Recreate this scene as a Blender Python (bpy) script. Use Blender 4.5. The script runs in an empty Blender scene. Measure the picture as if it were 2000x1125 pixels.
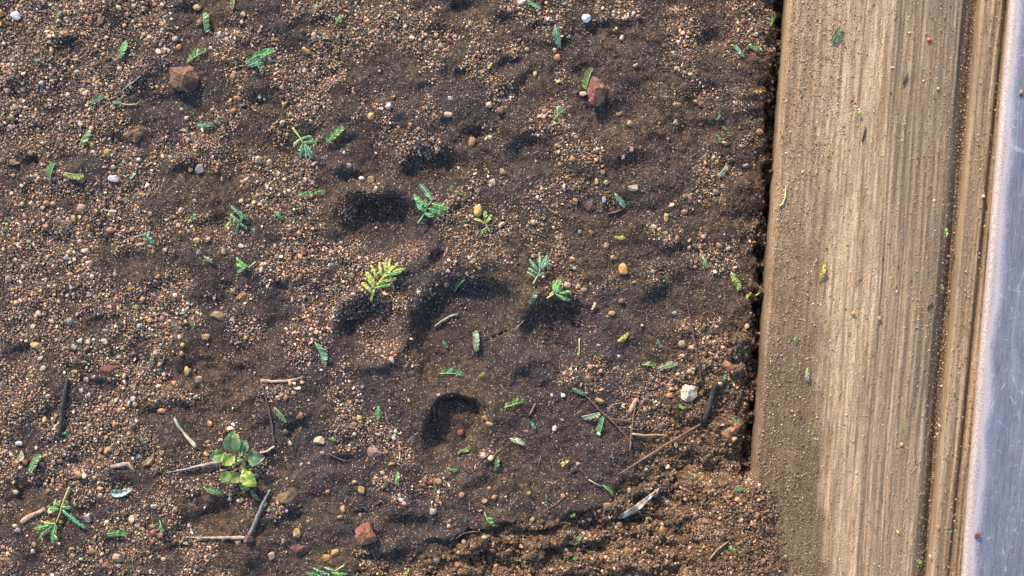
import bpy, math, random
import numpy as np
from mathutils import Vector, Matrix

SC = bpy.context.scene
rng = np.random.default_rng(7)
rnd = random.Random(11)

# ------------------------------------------------------------------ units
# u, v: position on the ground in steps of a quarter millimetre (u to the right, v towards the viewer's feet)
S = 0.00025
CAMH = 0.5556

# ------------------------------------------------------------------ camera
cam = bpy.data.objects.new('camera', bpy.data.cameras.new('camera'))
SC.collection.objects.link(cam)
cam.location = (0, 0, CAMH)
cam.data.lens = 40.0
cam.data.sensor_width = 36.0
cam.data.clip_start = 0.01
cam.data.clip_end = 100.0
SC.camera = cam

# ------------------------------------------------------------------ sky and sun
SUN_EL, SUN_AZ = 26.0, -27.0       # azimuth from +Y, positive towards +X
world = bpy.data.worlds.new('World')
SC.world = world
world.use_nodes = True
wn = world.node_tree
bg = wn.nodes['Background']
sky = wn.nodes.new('ShaderNodeTexSky')
sky.sky_type = 'NISHITA'
sky.sun_disc = False
sky.sun_elevation = math.radians(SUN_EL)
sky.sun_rotation = math.radians(SUN_AZ)
wn.links.new(sky.outputs[0], bg.inputs[0])
bg.inputs[1].default_value = 0.15
sl = bpy.data.lights.new('sun', 'SUN')
sl.energy = 3.1
sl.angle = math.radians(1.8)
sl.color = (1.0, 0.86, 0.70)
so = bpy.data.objects.new('sun', sl)
SC.collection.objects.link(so)
d = Vector((math.sin(math.radians(SUN_AZ)) * math.cos(math.radians(SUN_EL)),
            math.cos(math.radians(SUN_AZ)) * math.cos(math.radians(SUN_EL)),
            math.sin(math.radians(SUN_EL))))
so.rotation_euler = d.to_track_quat('Z', 'Y').to_euler()
SC.view_settings.view_transform = 'Standard'
SC.view_settings.look = 'None'
SC.view_settings.gamma = 1.0
SC.view_settings.use_curve_mapping = False
SC.view_settings.exposure = 1.2

# ------------------------------------------------------------------ noise helpers
TAB = rng.random((16, 256, 256)).astype(np.float32)
def vn(u, v, wl, k):
    x = np.asarray(u, dtype=np.float64) / wl + 37.3 * k; y = np.asarray(v, dtype=np.float64) / wl + 11.7 * k
    xi = np.floor(x).astype(int); yi = np.floor(y).astype(int)
    fx = x - xi; fy = y - yi
    fx = fx * fx * (3 - 2 * fx); fy = fy * fy * (3 - 2 * fy)
    T = TAB[k % 16]
    a = T[xi & 255, yi & 255]; b = T[(xi + 1) & 255, yi & 255]
    c = T[xi & 255, (yi + 1) & 255]; e = T[(xi + 1) & 255, (yi + 1) & 255]
    return (a * (1 - fx) + b * fx) * (1 - fy) + (c * (1 - fx) + e * fx) * fy - 0.5
def fbm(u, v, wl, k, o=3, g=0.5):
    r = 0; a = 1.0
    for i in range(o):
        # rotate every octave a little so the lattice never shows
        ca, sa = math.cos(0.7 + i * 1.1), math.sin(0.7 + i * 1.1)
        r = r + a * vn(np.asarray(u) * ca - np.asarray(v) * sa, np.asarray(u) * sa + np.asarray(v) * ca, wl / 2 ** i, k + i)
        a *= g
    return r
def sstep(a, b, x):
    t = np.clip((x - a) / (b - a), 0, 1)
    return t * t * (3 - 2 * t)

# ------------------------------------------------------------------ layout lines (u as a function of v)
def edgeA(v): return 1541 - 0.0735 * v          # left edge of the wide plank
def edgeA2(v): return 1910 - 0.0880 * v         # its right edge
def edgeB(v): return 1917 - 0.0890 * v          # left edge of the narrow plank
def edgeM(v): return 1970 - 0.0840 * v          # left edge of the metal strip
ZA = 22.0                                       # top of the wide plank

# ------------------------------------------------------------------ relief of the ground
GS = 2.0
U0, U1, V0, V1 = -700, 2700, -600, 1726
gu = np.arange(U0, U1 + GS, GS); gv = np.arange(V0, V1 + GS, GS)
VV, UU = np.meshgrid(gv, gu, indexing='ij')

def dent(H, cu, cv, ru, rv, depth, rot=0, p=2.0, *, wall=0.3, soft=0.9, rim=0.0, wob=0.16, k=3):
    """a pressed hollow: steep towards the sun side (up, left), gentle on the far side"""
    R = 1.7 * max(ru, rv)
    i0 = max(int((cv - R - V0) / GS), 0); i1 = min(int((cv + R - V0) / GS) + 1, H.shape[0])
    j0 = max(int((cu - R - U0) / GS), 0); j1 = min(int((cu + R - U0) / GS) + 1, H.shape[1])
    u = UU[i0:i1, j0:j1] - cu; v = VV[i0:i1, j0:j1] - cv
    c, s = math.cos(math.radians(rot)), math.sin(math.radians(rot))
    x = (u * c + v * s) / ru; y = (-u * s + v * c) / rv
    r = (np.abs(x) ** p + np.abs(y) ** p) ** (1 / p) * (1 + wob * 2 * fbm(UU[i0:i1, j0:j1], VV[i0:i1, j0:j1], max(ru, rv) * 0.8, k, 2))
    side = (u * 0.45 + v * 0.9) / (np.sqrt(u * u + v * v) + 1e-6)     # -1 sun side, +1 far side
    w = wall + (soft - wall) * sstep(-0.85, 0.7, side)
    t = np.clip((1.0 - r) / w, 0, 1); t = t * t * (3 - 2 * t)
    H[i0:i1, j0:j1] -= depth * t
    if rim:
        H[i0:i1, j0:j1] += rim * np.exp(-((r - 1.12) / 0.14) ** 2)

H = 9 * fbm(UU, VV, 330, 1, 2) + 9.0 * fbm(UU, VV, 100, 4, 2, 0.45) + 9.5 * fbm(UU, VV * 1.25, 54, 6, 2, 0.5) + 3.4 * fbm(UU, VV, 26, 7, 3, 0.6)
# soft hollows all over (old rain-washed prints): (u, v, ru, rv, depth)
for a in [(140,92,52,30,9),(330,205,60,26,8),(270,520,52,30,9),(395,722,62,34,9),(370,340,56,28,7),(60,325,60,30,6),
          (905,18,58,22,9),(1062,58,46,24,8),(1180,62,50,26,8),(1192,228,52,44,10),(992,135,44,24,8),(1392,82,46,28,9),
          (1245,205,60,50,6),(1232,332,44,40,9),(640,50,52,24,8),(640,152,60,16,7),(566,296,48,22,10),(695,352,66,20,9),
          (790,252,34,36,9),(940,262,48,20,8),(440,1000,58,32,10),(562,1020,62,28,9),(665,905,62,20,9),(60,965,70,26,8),
          (770,742,52,26,8),(500,792,50,20,6),(1232,692,58,30,9),(1290,602,64,46,9),(1420,560,40,46,8),(826,1030,80,24,10),
          (200,760,60,26,7),(60,700,60,30,8),(330,800,56,26,6),(1120,470,60,30,8),(1000,40,40,20,6),(200,640,60,28,7),
          (110,470,46,20,8),(470,330,50,24,7),(520,200,40,20,7),(70,545,60,30,6),(700,780,60,22,8),(600,830,60,20,6),
          (1320,500,54,28,8),(1140,140,36,18,7),(240,280,50,24,8),(150,900,60,20,7),(290,900,50,22,7),(420,440,50,24,7),
          (650,480,46,26,6),(1010,190,50,22,6),(1380,190,46,34,7),(1450,330,30,44,7),(1270,420,50,26,6),(360,1080,60,26,8),
          (760,960,56,20,8),(940,950,44,22,9),(1200,590,40,26,6),(30,180,44,22,6),(470,60,44,20,6)]:
    dent(H, a[0], a[1], a[2], a[3], a[4] * 0.85, rot=rnd.uniform(-30, 20), wall=0.6, soft=1.0, k=5)
for i in range(330):       # hollows beyond the picture's edge too
    cu, cv = rnd.uniform(-650, 1480), rnd.uniform(-560, 1680)
    inside = -20 < cu < 1500 and -20 < cv < 1140
    rr = rnd.uniform(16, 32) if inside else rnd.uniform(26, 62)
    dent(H, cu, cv, rr * rnd.uniform(0.8, 1.5), rr * rnd.uniform(0.5, 0.9), rr * 0.16, rot=rnd.uniform(-40, 40), wall=0.6, soft=1.0, k=6)
# the paw print: the animal's weight has flattened the ground around it
pm = 1 - sstep(0.75, 1.15, np.sqrt(((UU - 935) / 340) ** 2 + ((VV - 640) / 330) ** 2))
H = H * (1 - 0.68 * pm) + pm * (2.4 * fbm(UU, VV, 20, 12, 3, 0.6) + 3.0 * np.maximum(0, fbm(UU, VV, 44, 8, 3)))
dent(H, 928, 672, 126, 134, 21, rot=0, p=2.4, wall=0.17, soft=0.8, rim=4.5, wob=0.05, k=2)
dent(H, 852, 740, 40, 60, 5, rot=0, wall=0.3, soft=0.9)
dent(H, 1092, 656, 84, 80, 23, rot=10, wall=0.26, soft=0.85, rim=4, wob=0.06, k=8)
dent(H, 722, 642, 66, 68, 22, rot=0, wall=0.30, soft=0.8, rim=6, wob=0.07, k=9)
dent(H, 888, 856, 62, 86, 28, rot=13, p=3.2, wall=0.12, soft=0.9, rim=2, wob=0.07, k=10)
dent(H, 750, 448, 90, 74, 27, rot=15, wall=0.33, soft=0.85, rim=5, wob=0.08, k=11)
dent(H, 850, 340, 78, 54, 21, rot=10, wall=0.42, soft=0.9, rim=2, k=12)
dent(H, 1042, 306, 62, 40, 10, rot=0, wall=0.5, soft=0.9, k=1)
dent(H, 1062, 748, 74, 44, 8, rot=-12, wall=0.5, soft=0.9, k=2)
dent(H, 855, 508, 20, 26, 8, rot=30, wall=0.4, soft=0.9, k=2)
dent(H, 1080, 880, 120, 100, 6, wall=0.6, soft=1.0)
# raised tongue between the hollows of the print, and the lip above the pad
H += 9 * np.exp(-(((UU - 1000) * 0.8 + (VV - 690) * 0.6) / 70) ** 2 - ((-(UU - 1000) * 0.6 + (VV - 690) * 0.8) / 36) ** 2)
H += 9 * np.exp(-((UU - 930) / 70) ** 2 - ((VV - 505) / 22) ** 2)
# clump zone, lower right
clump = np.clip(sstep(985, 1085, VV + 0.16 * (UU - 1000) + 50 * fbm(UU, VV, 140, 5, 2)) * sstep(560, 900, UU)
                + 0.85 * sstep(1230, 1420, UU + 0.55 * (VV - 760)) * sstep(560, 760, VV + 0.3 * (UU - 1300))
                + 0.35 * sstep(1430, 1490, UU), 0, 1)
rid = 1 - np.abs(fbm(UU * 0.8, VV * 1.5, 62, 9, 3, 0.55)) * 3.2
H += clump * (9 * np.clip(rid, -0.4, 1) + 15 * fbm(UU, VV, 30, 3, 5, 0.68) - 6)
# broken crust edges in the lower middle: terraces stepping down away from the sun
for (x0, y0, x1, y1, hh) in [(840,1052,1010,1018,8),(1005,1040,1100,1030,9),(1060,1085,1180,1050,8),(690,1100,800,1075,7),
                             (1150,1010,1250,1020,8),(1105,1012,1170,990,7),(880,1085,960,1070,10)]:
    L = math.hypot(x1 - x0, y1 - y0); ax, ay = (x1 - x0) / L, (y1 - y0) / L
    s = (UU - x0) * ax + (VV - y0) * ay; t = -(UU - x0) * ay + (VV - y0) * ax + 22 * fbm(UU, VV, 50, 7, 3)
    m = sstep(-20, 25, s) * (1 - sstep(L - 25, L + 20, s))
    H += m * hh * (sstep(-42, -4, t) * (1 - sstep(-3, 3, t))) - m * hh * 0.7 * (sstep(-3, 3, t) * (1 - sstep(6, 50, t)))
# shrinkage cracks beside the print
for pts in [((1120,632),(1134,640),(1138,655)), ((975,655),(990,648),(1005,640)), ((1082,715),(1092,730),(1096,742)), ((868,505),(885,520),(880,535)),
            ((925,478),(955,460),(990,440)), ((948,668),(962,660),(980,652))]:
    for (a, b), (c, e) in zip(pts[:-1], pts[1:]):
        L = math.hypot(c - a, e - b)
        s = np.clip(((UU - a) * (c - a) + (VV - b) * (e - b)) / (L * L), 0, 1)
        dd = np.hypot(UU - a - s * (c - a), VV - b - s * (e - b))
        H -= 3.2 * np.exp(-(dd / 2.0) ** 2)
# ditch beside the plank, heap that buries its lower corner, and the ground under the plank
E = edgeA(VV)
q = E - UU + 15 * fbm(UU, VV, 48, 2, 4, 0.65)                    # distance left of the plank
gapm = 1 - sstep(905, 960, VV + 20 * fbm(UU, VV, 40, 3, 2))
H += gapm * (4 * sstep(140, 70, q) - 13 * sstep(62, 14, q))
H = H * (1 - gapm * sstep(30, 12, q)) + gapm * sstep(30, 12, q) * (-40 + 46 * fbm(UU, VV, 26, 11, 4, 0.65))
heap = 1 - gapm
tgt = ZA + 7 - 0.10 * (UU - E) + 9 * fbm(UU, VV, 55, 10, 3, 0.6)
H = H * (1 - heap * sstep(170, 20, E - UU)) + heap * sstep(170, 20, E - UU) * tgt
H = np.where(UU > E + 3, np.where(heap > 0.02, H * heap + (1 - heap) * -70, -70), H)
H = np.where(UU > E + 115, -90, H)
H = np.where((UU > E + 30), np.minimum(H, ZA + 2 - (UU - E - 50) * 0.16 + 6 * fbm(UU, VV, 40, 12, 3)), H)

def smp(F, u, v):
    x = np.clip((np.asarray(u, float) - U0) / GS, 0, F.shape[1] - 1.001); y = np.clip((np.asarray(v, float) - V0) / GS, 0, F.shape[0] - 1.001)
    xi = x.astype(int); yi = y.astype(int); fx = x - xi; fy = y - yi
    return (F[yi, xi] * (1 - fx) + F[yi, xi + 1] * fx) * (1 - fy) + (F[yi + 1, xi] * (1 - fx) + F[yi + 1, xi + 1] * fx) * fy
def hz(u, v): return smp(H, u, v)
# smoothed relief for things that bridge the small bumps
def blur(F, n):
    K = np.ones(n) / n
    F = np.apply_along_axis(lambda r: np.convolve(np.pad(r, n // 2, mode='edge'), K, 'valid')[:F.shape[1]], 1, F)
    F = np.apply_along_axis(lambda r: np.convolve(np.pad(r, n // 2, mode='edge'), K, 'valid')[:F.shape[0]], 0, F)
    return F
sub = H[:, :]
HB = blur(sub, 9)
def hb(u, v): return smp(HB, u, v)

def W(u, v, z=0.0):
    return np.stack([(np.asarray(u, float) - 1000) * S, (562.5 - np.asarray(v, float)) * S, np.asarray(z, float) * S + 0 * np.asarray(u, float)], -1)
def Wtop(u, v, z):
    """same, for the things raised on the planks (keeps their true edges after the height is added)"""
    f = 1 - np.asarray(z, float) * S / CAMH
    p = W(u, v, z); p[..., 0] *= f; p[..., 1] *= f
    return p

# ------------------------------------------------------------------ materials
def newmat(name):
    m = bpy.data.materials.new(name); m.use_nodes = True
    nt = m.node_tree; return m, nt, nt.nodes['Principled BSDF']
def N(nt, t, **kw):
    n = nt.nodes.new(t)
    for k, v in kw.items():
        if hasattr(n, k): setattr(n, k, v)
        else: n.inputs[k].default_value = v
    return n
def ramp(nt, stops, interp='LINEAR'):
    r = nt.nodes.new('ShaderNodeValToRGB'); e = r.color_ramp.elements; r.color_ramp.interpolation = interp
    while len(e) < len(stops): e.new(0.5)
    for i, (p, c) in enumerate(stops): e[i].position = p; e[i].color = (*c, 1) if len(c) == 3 else c
    return r
def noise(nt, vec, scale, detail=3, rough=0.55):
    n = nt.nodes.new('ShaderNodeTexNoise'); n.inputs['Scale'].default_value = scale; n.inputs['Detail'].default_value = detail
    n.inputs['Roughness'].default_value = rough; nt.links.new(vec, n.inputs['Vector']); return n
def mixc(nt, fac, a, b, mode='MIX'):
    m = nt.nodes.new('ShaderNodeMix'); m.data_type = 'RGBA'; m.blend_type = mode
    for val, idx in ((fac, 0), (a, 6), (b, 7)):
        if isinstance(val, (int, float)): m.inputs[idx].default_value = val
        elif isinstance(val, tuple): m.inputs[idx].default_value = (*val, 1)
        else: nt.links.new(val, m.inputs[idx])
    return m.outputs[2]
def math_(nt, op, a, b=0.0):
    m = nt.nodes.new('ShaderNodeMath'); m.operation = op
    for val, idx in ((a, 0), (b, 1)):
        if isinstance(val, (int, float)): m.inputs[idx].default_value = val
        else: nt.links.new(val, m.inputs[idx])
    return m.outputs[0]
def bump(nt, h, dist, strength=1.0, normal=None):
    b = nt.nodes.new('ShaderNodeBump'); b.inputs['Distance'].default_value = dist; b.inputs['Strength'].default_value = strength
    nt.links.new(h, b.inputs['Height'])
    if normal is not None: nt.links.new(normal, b.inputs['Normal'])
    return b.outputs[0]

# soil
M_soil, nt, bs = newmat('damp_soil')
tc = N(nt, 'ShaderNodeTexCoord').outputs['Object']
n1 = noise(nt, tc, 28, 4); n2 = noise(nt, tc, 260, 4, 0.65); n3 = noise(nt, tc, 1500, 3, 0.7)
tintA = N(nt, 'ShaderNodeAttribute'); tintA.attribute_name = 'warm'
silt = ramp(nt, [(0.3, (0.035, 0.027, 0.028)), (0.55, (0.056, 0.0425, 0.041)), (0.75, (0.088, 0.065, 0.056))]); nt.links.new(n1.outputs[0], silt.inputs[0])
warm = ramp(nt, [(0.3, (0.052, 0.031, 0.018)), (0.7, (0.155, 0.092, 0.048))]); nt.links.new(n2.outputs[0], warm.inputs[0])
c = mixc(nt, tintA.outputs['Fac'], silt.outputs[0], warm.outputs[0])
f2 = ramp(nt, [(0.35, (0.62, 0.62, 0.62)), (0.7, (1.35, 1.35, 1.35))]); nt.links.new(n2.outputs[0], f2.inputs[0])
c = mixc(nt, 1.0, c, f2.outputs[0], 'MULTIPLY')
# grit too small to be built: individual specks of quartz and clay
vo = N(nt, 'ShaderNodeTexVoronoi'); vo.inputs['Scale'].default_value = 1500; nt.links.new(tc, vo.inputs['Vector'])
spk = ramp(nt, [(0.0, (0.03, 0.022, 0.02)), (0.35, (0.10, 0.066, 0.05)), (0.7, (0.22, 0.14, 0.10)), (0.9, (0.42, 0.31, 0.22)), (1.0, (0.6, 0.5, 0.42))])
sepv = N(nt, 'ShaderNodeSeparateColor'); nt.links.new(vo.outputs['Color'], sepv.inputs[0]); nt.links.new(sepv.outputs[0], spk.inputs[0])
gr = N(nt, 'ShaderNodeAttribute'); gr.attribute_name = 'grit'
pick = math_(nt, 'LESS_THAN', sepv.outputs[1], math_(nt, 'MULTIPLY_ADD', gr.outputs['Fac'], 0.62))
pick.node.inputs[2].default_value = 0.05
core = math_(nt, 'LESS_THAN', vo.outputs['Distance'], 0.42)
c = mixc(nt, math_(nt, 'MULTIPLY', pick, core), c, spk.outputs[0])
nt.links.new(c, bs.inputs['Base Color'])
bs.inputs['Roughness'].default_value = 0.85
bs.inputs['Specular IOR Level'].default_value = 0.25
hgt = math_(nt, 'MULTIPLY', pick, math_(nt, 'SUBTRACT', 0.5, vo.outputs['Distance']))
b1 = bump(nt, hgt, 0.0006, 0.8)
b2 = bump(nt, n3.outputs[0], 0.0009, 0.9, b1)
b3 = bump(nt, n2.outputs[0], 0.0030, 0.7, b2)
nt.links.new(b3, bs.inputs['Normal'])

# stone (colour carried by each stone's own vertices)
def stone_mat(name, rough, bstr, sc, coatv=0.0, contrast=0.35):
    m, nt, bs = newmat(name)
    at = N(nt, 'ShaderNodeAttribute'); at.attribute_name = 'col'
    tc = N(nt, 'ShaderNodeTexCoord').outputs['Object']
    nn = noise(nt, tc, sc, 4, 0.65); n2 = noise(nt, tc, sc * 4, 3, 0.7)
    rr = ramp(nt, [(0.3, (1 - contrast,) * 3), (0.7, (1 + contrast,) * 3)]); nt.links.new(nn.outputs[0], rr.inputs[0])
    c = mixc(nt, 1.0, at.outputs['Color'], rr.outputs[0], 'MULTIPLY')
    nt.links.new(c, bs.inputs['Base Color'])
    bs.inputs['Roughness'].default_value = rough; bs.inputs['Specular IOR Level'].default_value = 0.4
    nt.links.new(bump(nt, n2.outputs[0], 0.0004, bstr), bs.inputs['Normal'])
    return m
M_grain = stone_mat('quartz_grain', 0.55, 0.0, 1800, contrast=0.2)
M_pebble = stone_mat('pebble_stone', 0.5, 0.4, 700, contrast=0.32)
M_rock = stone_mat('rough_rock', 0.85, 1.0, 480, contrast=0.6)

# leaf / stem / bark (vertex colours)
def leaf_mat(name, trans, rough):
    m, nt, bs = newmat(name)
    at = N(nt, 'ShaderNodeAttribute'); at.attribute_name = 'col'
    tc = N(nt, 'ShaderNodeTexCoord').outputs['Object']
    nn = noise(nt, tc, 500, 3, 0.6)
    rr = ramp(nt, [(0.3, (0.75,) * 3), (0.7, (1.22,) * 3)]); nt.links.new(nn.outputs[0], rr.inputs[0])
    c = mixc(nt, 1.0, at.outputs['Color'], rr.outputs[0], 'MULTIPLY')
    nt.links.new(c, bs.inputs['Base Color']); bs.inputs['Roughness'].default_value = rough
    nt.links.new(bump(nt, nn.outputs[0], 0.0003, 0.4), bs.inputs['Normal'])
    if trans:
        tr = N(nt, 'ShaderNodeBsdfTranslucent'); nt.links.new(c, tr.inputs[0])
        mx = N(nt, 'ShaderNodeMixShader'); mx.inputs[0].default_value = trans
        nt.links.new(bs.outputs[0], mx.inputs[1]); nt.links.new(tr.outputs[0], mx.inputs[2])
        nt.links.new(mx.outputs[0], nt.nodes['Material Output'].inputs[0])
    return m
M_leaf = leaf_mat('leaf_tissue', 0.22, 0.42)
M_stem = leaf_mat('green_stem', 0.0, 0.5)

M_bark, nt, bs = newmat('dry_bark')
at = N(nt, 'ShaderNodeAttribute'); at.attribute_name = 'col'
tcb = N(nt, 'ShaderNodeTexCoord').outputs['Object']
nn = noise(nt, tcb, 420, 4, 0.7)
rr = ramp(nt, [(0.3, (0.45,) * 3), (0.7, (1.5,) * 3)]); nt.links.new(nn.outputs[0], rr.inputs[0])
nt.links.new(mixc(nt, 1.0, at.outputs['Color'], rr.outputs[0], 'MULTIPLY'), bs.inputs['Base Color'])
bs.inputs['Roughness'].default_value = 0.75
nt.links.new(bump(nt, nn.outputs[0], 0.0006, 0.8), bs.inputs['Normal'])

# weathered wood: local y along the grain; vertex attribute 'dust' = how much sand is trodden in, 'late' = dark grain lines; on the side faces they carry painted gap shade
M_wood, nt, bs = newmat('weathered_wood')
tcw = N(nt, 'ShaderNodeTexCoord').outputs['Object']
mp = N(nt, 'ShaderNodeMapping'); mp.inputs['Scale'].default_value = (1.0, 0.030, 1.0); nt.links.new(tcw, mp.inputs[0])
mp2 = N(nt, 'ShaderNodeMapping'); mp2.inputs['Scale'].default_value = (1.0, 0.10, 1.0); nt.links.new(tcw, mp2.inputs[0])
w1 = noise(nt, mp.outputs[0], 520, 5, 0.6); w2 = noise(nt, mp2.outputs[0], 2100, 4, 0.65); w3 = noise(nt, tcw, 60, 4, 0.6); w4 = noise(nt, tcw, 1100, 3, 0.7)
wr = ramp(nt, [(0.28, (0.22, 0.142, 0.078)), (0.45, (0.38, 0.262, 0.158)), (0.60, (0.53, 0.380, 0.238)), (0.76, (0.70, 0.545, 0.375))]); nt.links.new(w1.outputs[0], wr.inputs[0])
fw = ramp(nt, [(0.28, (0.74, 0.72, 0.69)), (0.72, (1.22, 1.22, 1.22))]); nt.links.new(w2.outputs[0], fw.inputs[0])
mp3 = N(nt, 'ShaderNodeMapping'); mp3.inputs['Scale'].default_value = (1.0, 0.16, 1.0); nt.links.new(tcw, mp3.inputs[0])
w5 = noise(nt, mp3.outputs[0], 620, 4, 0.7)
fw2 = ramp(nt, [(0.3, (0.62, 0.58, 0.54)), (0.5, (1.0, 1.0, 1.0)), (0.72, (1.3, 1.31, 1.33))]); nt.links.new(w5.outputs[0], fw2.inputs[0])
c = mixc(nt, 1.0, wr.outputs[0], fw.outputs[0], 'MULTIPLY')
c = mixc(nt, 0.8, c, fw2.outputs[0], 'MULTIPLY')
pit = noise(nt, mp3.outputs[0], 300, 2, 0.5); pr_ = ramp(nt, [(0.70, (0, 0, 0)), (0.74, (1, 1, 1))]); nt.links.new(pit.outputs[0], pr_.inputs[0])
c = mixc(nt, math_(nt, 'MULTIPLY', pr_.outputs[0], 0.6), c, (0.07, 0.05, 0.035))
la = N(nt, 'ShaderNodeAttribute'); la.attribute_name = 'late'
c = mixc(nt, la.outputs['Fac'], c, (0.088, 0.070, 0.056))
ra = N(nt, 'ShaderNodeAttribute'); ra.attribute_name = 'weather'
c = mixc(nt, math_(nt, 'MULTIPLY', ra.outputs['Fac'], 0.6), c, (0.20, 0.150, 0.098))
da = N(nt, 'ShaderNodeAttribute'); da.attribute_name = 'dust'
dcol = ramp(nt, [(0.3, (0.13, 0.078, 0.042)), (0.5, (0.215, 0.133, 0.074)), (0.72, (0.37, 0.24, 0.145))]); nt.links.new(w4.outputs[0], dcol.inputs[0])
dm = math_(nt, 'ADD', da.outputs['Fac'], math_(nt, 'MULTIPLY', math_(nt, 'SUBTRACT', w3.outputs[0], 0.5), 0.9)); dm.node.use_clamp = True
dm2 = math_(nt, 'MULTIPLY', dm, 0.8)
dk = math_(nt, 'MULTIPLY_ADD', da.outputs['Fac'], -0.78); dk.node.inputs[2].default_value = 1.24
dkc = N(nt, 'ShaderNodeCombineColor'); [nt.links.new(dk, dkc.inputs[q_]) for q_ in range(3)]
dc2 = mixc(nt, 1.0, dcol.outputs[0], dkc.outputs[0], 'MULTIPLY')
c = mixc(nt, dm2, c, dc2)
nt.links.new(c, bs.inputs['Base Color']); bs.inputs['Roughness'].default_value = 0.82; bs.inputs['Specular IOR Level'].default_value = 0.2
b1 = bump(nt, w2.outputs[0], 0.0007, 0.6); b2 = bump(nt, w4.outputs[0], 0.0009, 0.75, b1)
nt.links.new(b2, bs.inputs['Normal'])

# worn aluminium
M_metal, nt, bs = newmat('worn_aluminium')
tcm = N(nt, 'ShaderNodeTexCoord').outputs['Object']
mm = N(nt, 'ShaderNodeMapping'); mm.inputs['Scale'].default_value = (1.0, 0.05, 1.0); nt.links.new(tcm, mm.inputs[0])
mm2 = N(nt, 'ShaderNodeMapping'); mm2.inputs['Scale'].default_value = (1.0, 0.22, 1.0); nt.links.new(tcm, mm2.inputs[0])
m1 = noise(nt, mm.outputs[0], 1400, 4, 0.7); m2 = noise(nt, mm2.outputs[0], 130, 5, 0.6); m3 = noise(nt, tcm, 1200, 4, 0.7)
mc = ramp(nt, [(0.3, (0.22, 0.215, 0.245)), (0.5, (0.285, 0.28, 0.31)), (0.7, (0.37, 0.365, 0.39))]); nt.links.new(m2.outputs[0], mc.inputs[0])
br = ramp(nt, [(0.3, (0.7,) * 3), (0.7, (1.25,) * 3)]); nt.links.new(m1.outputs[0], br.inputs[0])
c = mixc(nt, 1.0, mc.outputs[0], br.outputs[0], 'MULTIPLY')
# scuffs and fine scratches: thin cell borders, distorted, kept only here and there
def scratch(scale, sx, sy, rot, width, seedv):
    mpp = N(nt, 'ShaderNodeMapping'); mpp.inputs['Scale'].default_value = (sx, sy, 1); mpp.inputs['Rotation'].default_value = (0, 0, rot); mpp.inputs['Location'].default_value = (seedv, seedv * 2, 0)
    wob = noise(nt, tcm, 160, 3); vm = N(nt, 'ShaderNodeVectorMath'); vm.operation = 'MULTIPLY_ADD'; nt.links.new(wob.outputs['Color'], vm.inputs[0]); vm.inputs[1].default_value = (0.002, 0.002, 0); nt.links.new(tcm, vm.inputs[2])
    nt.links.new(vm.outputs[0], mpp.inputs[0])
    v_ = N(nt, 'ShaderNodeTexVoronoi'); v_.feature = 'DISTANCE_TO_EDGE'; v_.inputs['Scale'].default_value = scale; nt.links.new(mpp.outputs[0], v_.inputs['Vector'])
    ln = math_(nt, 'LESS_THAN', v_.outputs['Distance'], width)
    msk = noise(nt, tcm, 120 + scale, 4, 0.7); mr = ramp(nt, [(0.52, (0, 0, 0)), (0.62, (1, 1, 1))]); nt.links.new(msk.outputs[0], mr.inputs[0])
    return math_(nt, 'MULTIPLY', ln, mr.outputs[0])
s1 = scratch(34, 1.0, 0.4, 0.3, 0.009, 0.1); s2 = scratch(60, 1.0, 0.3, -0.8, 0.011, 0.37); s3 = scratch(100, 0.4, 1.2, 1.1, 0.014, 0.71)
c = mixc(nt, math_(nt, 'MULTIPLY', math_(nt, 'MAXIMUM', math_(nt, 'MAXIMUM', s1, s2), s3), 0.5), c, (0.70, 0.70, 0.76))
ea = N(nt, 'ShaderNodeAttribute'); ea.attribute_name = 'edge_tint'  # pinkish white to brown tint, strongest at the strip's left edge
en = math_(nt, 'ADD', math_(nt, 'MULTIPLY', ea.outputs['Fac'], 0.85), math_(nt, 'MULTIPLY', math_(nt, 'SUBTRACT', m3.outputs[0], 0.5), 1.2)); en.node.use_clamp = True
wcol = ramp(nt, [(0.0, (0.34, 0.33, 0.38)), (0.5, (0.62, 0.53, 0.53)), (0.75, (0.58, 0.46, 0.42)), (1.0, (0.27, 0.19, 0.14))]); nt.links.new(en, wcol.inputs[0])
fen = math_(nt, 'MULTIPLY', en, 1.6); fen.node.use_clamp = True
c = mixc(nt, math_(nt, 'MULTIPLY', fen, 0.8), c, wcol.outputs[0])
nt.links.new(c, bs.inputs['Base Color']); nt.links.new(math_(nt, 'MULTIPLY_ADD', en, -0.6), bs.inputs['Metallic']); bs.inputs['Metallic'].links[0].from_node.inputs[2].default_value = 0.75
rm = ramp(nt, [(0.3, (0.42,) * 3), (0.7, (0.62,) * 3)]); nt.links.new(m3.outputs[0], rm.inputs[0]); nt.links.new(rm.outputs[0], bs.inputs['Roughness'])
nt.links.new(bump(nt, m1.outputs[0], 0.0003, 0.5), bs.inputs['Normal'])

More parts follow.
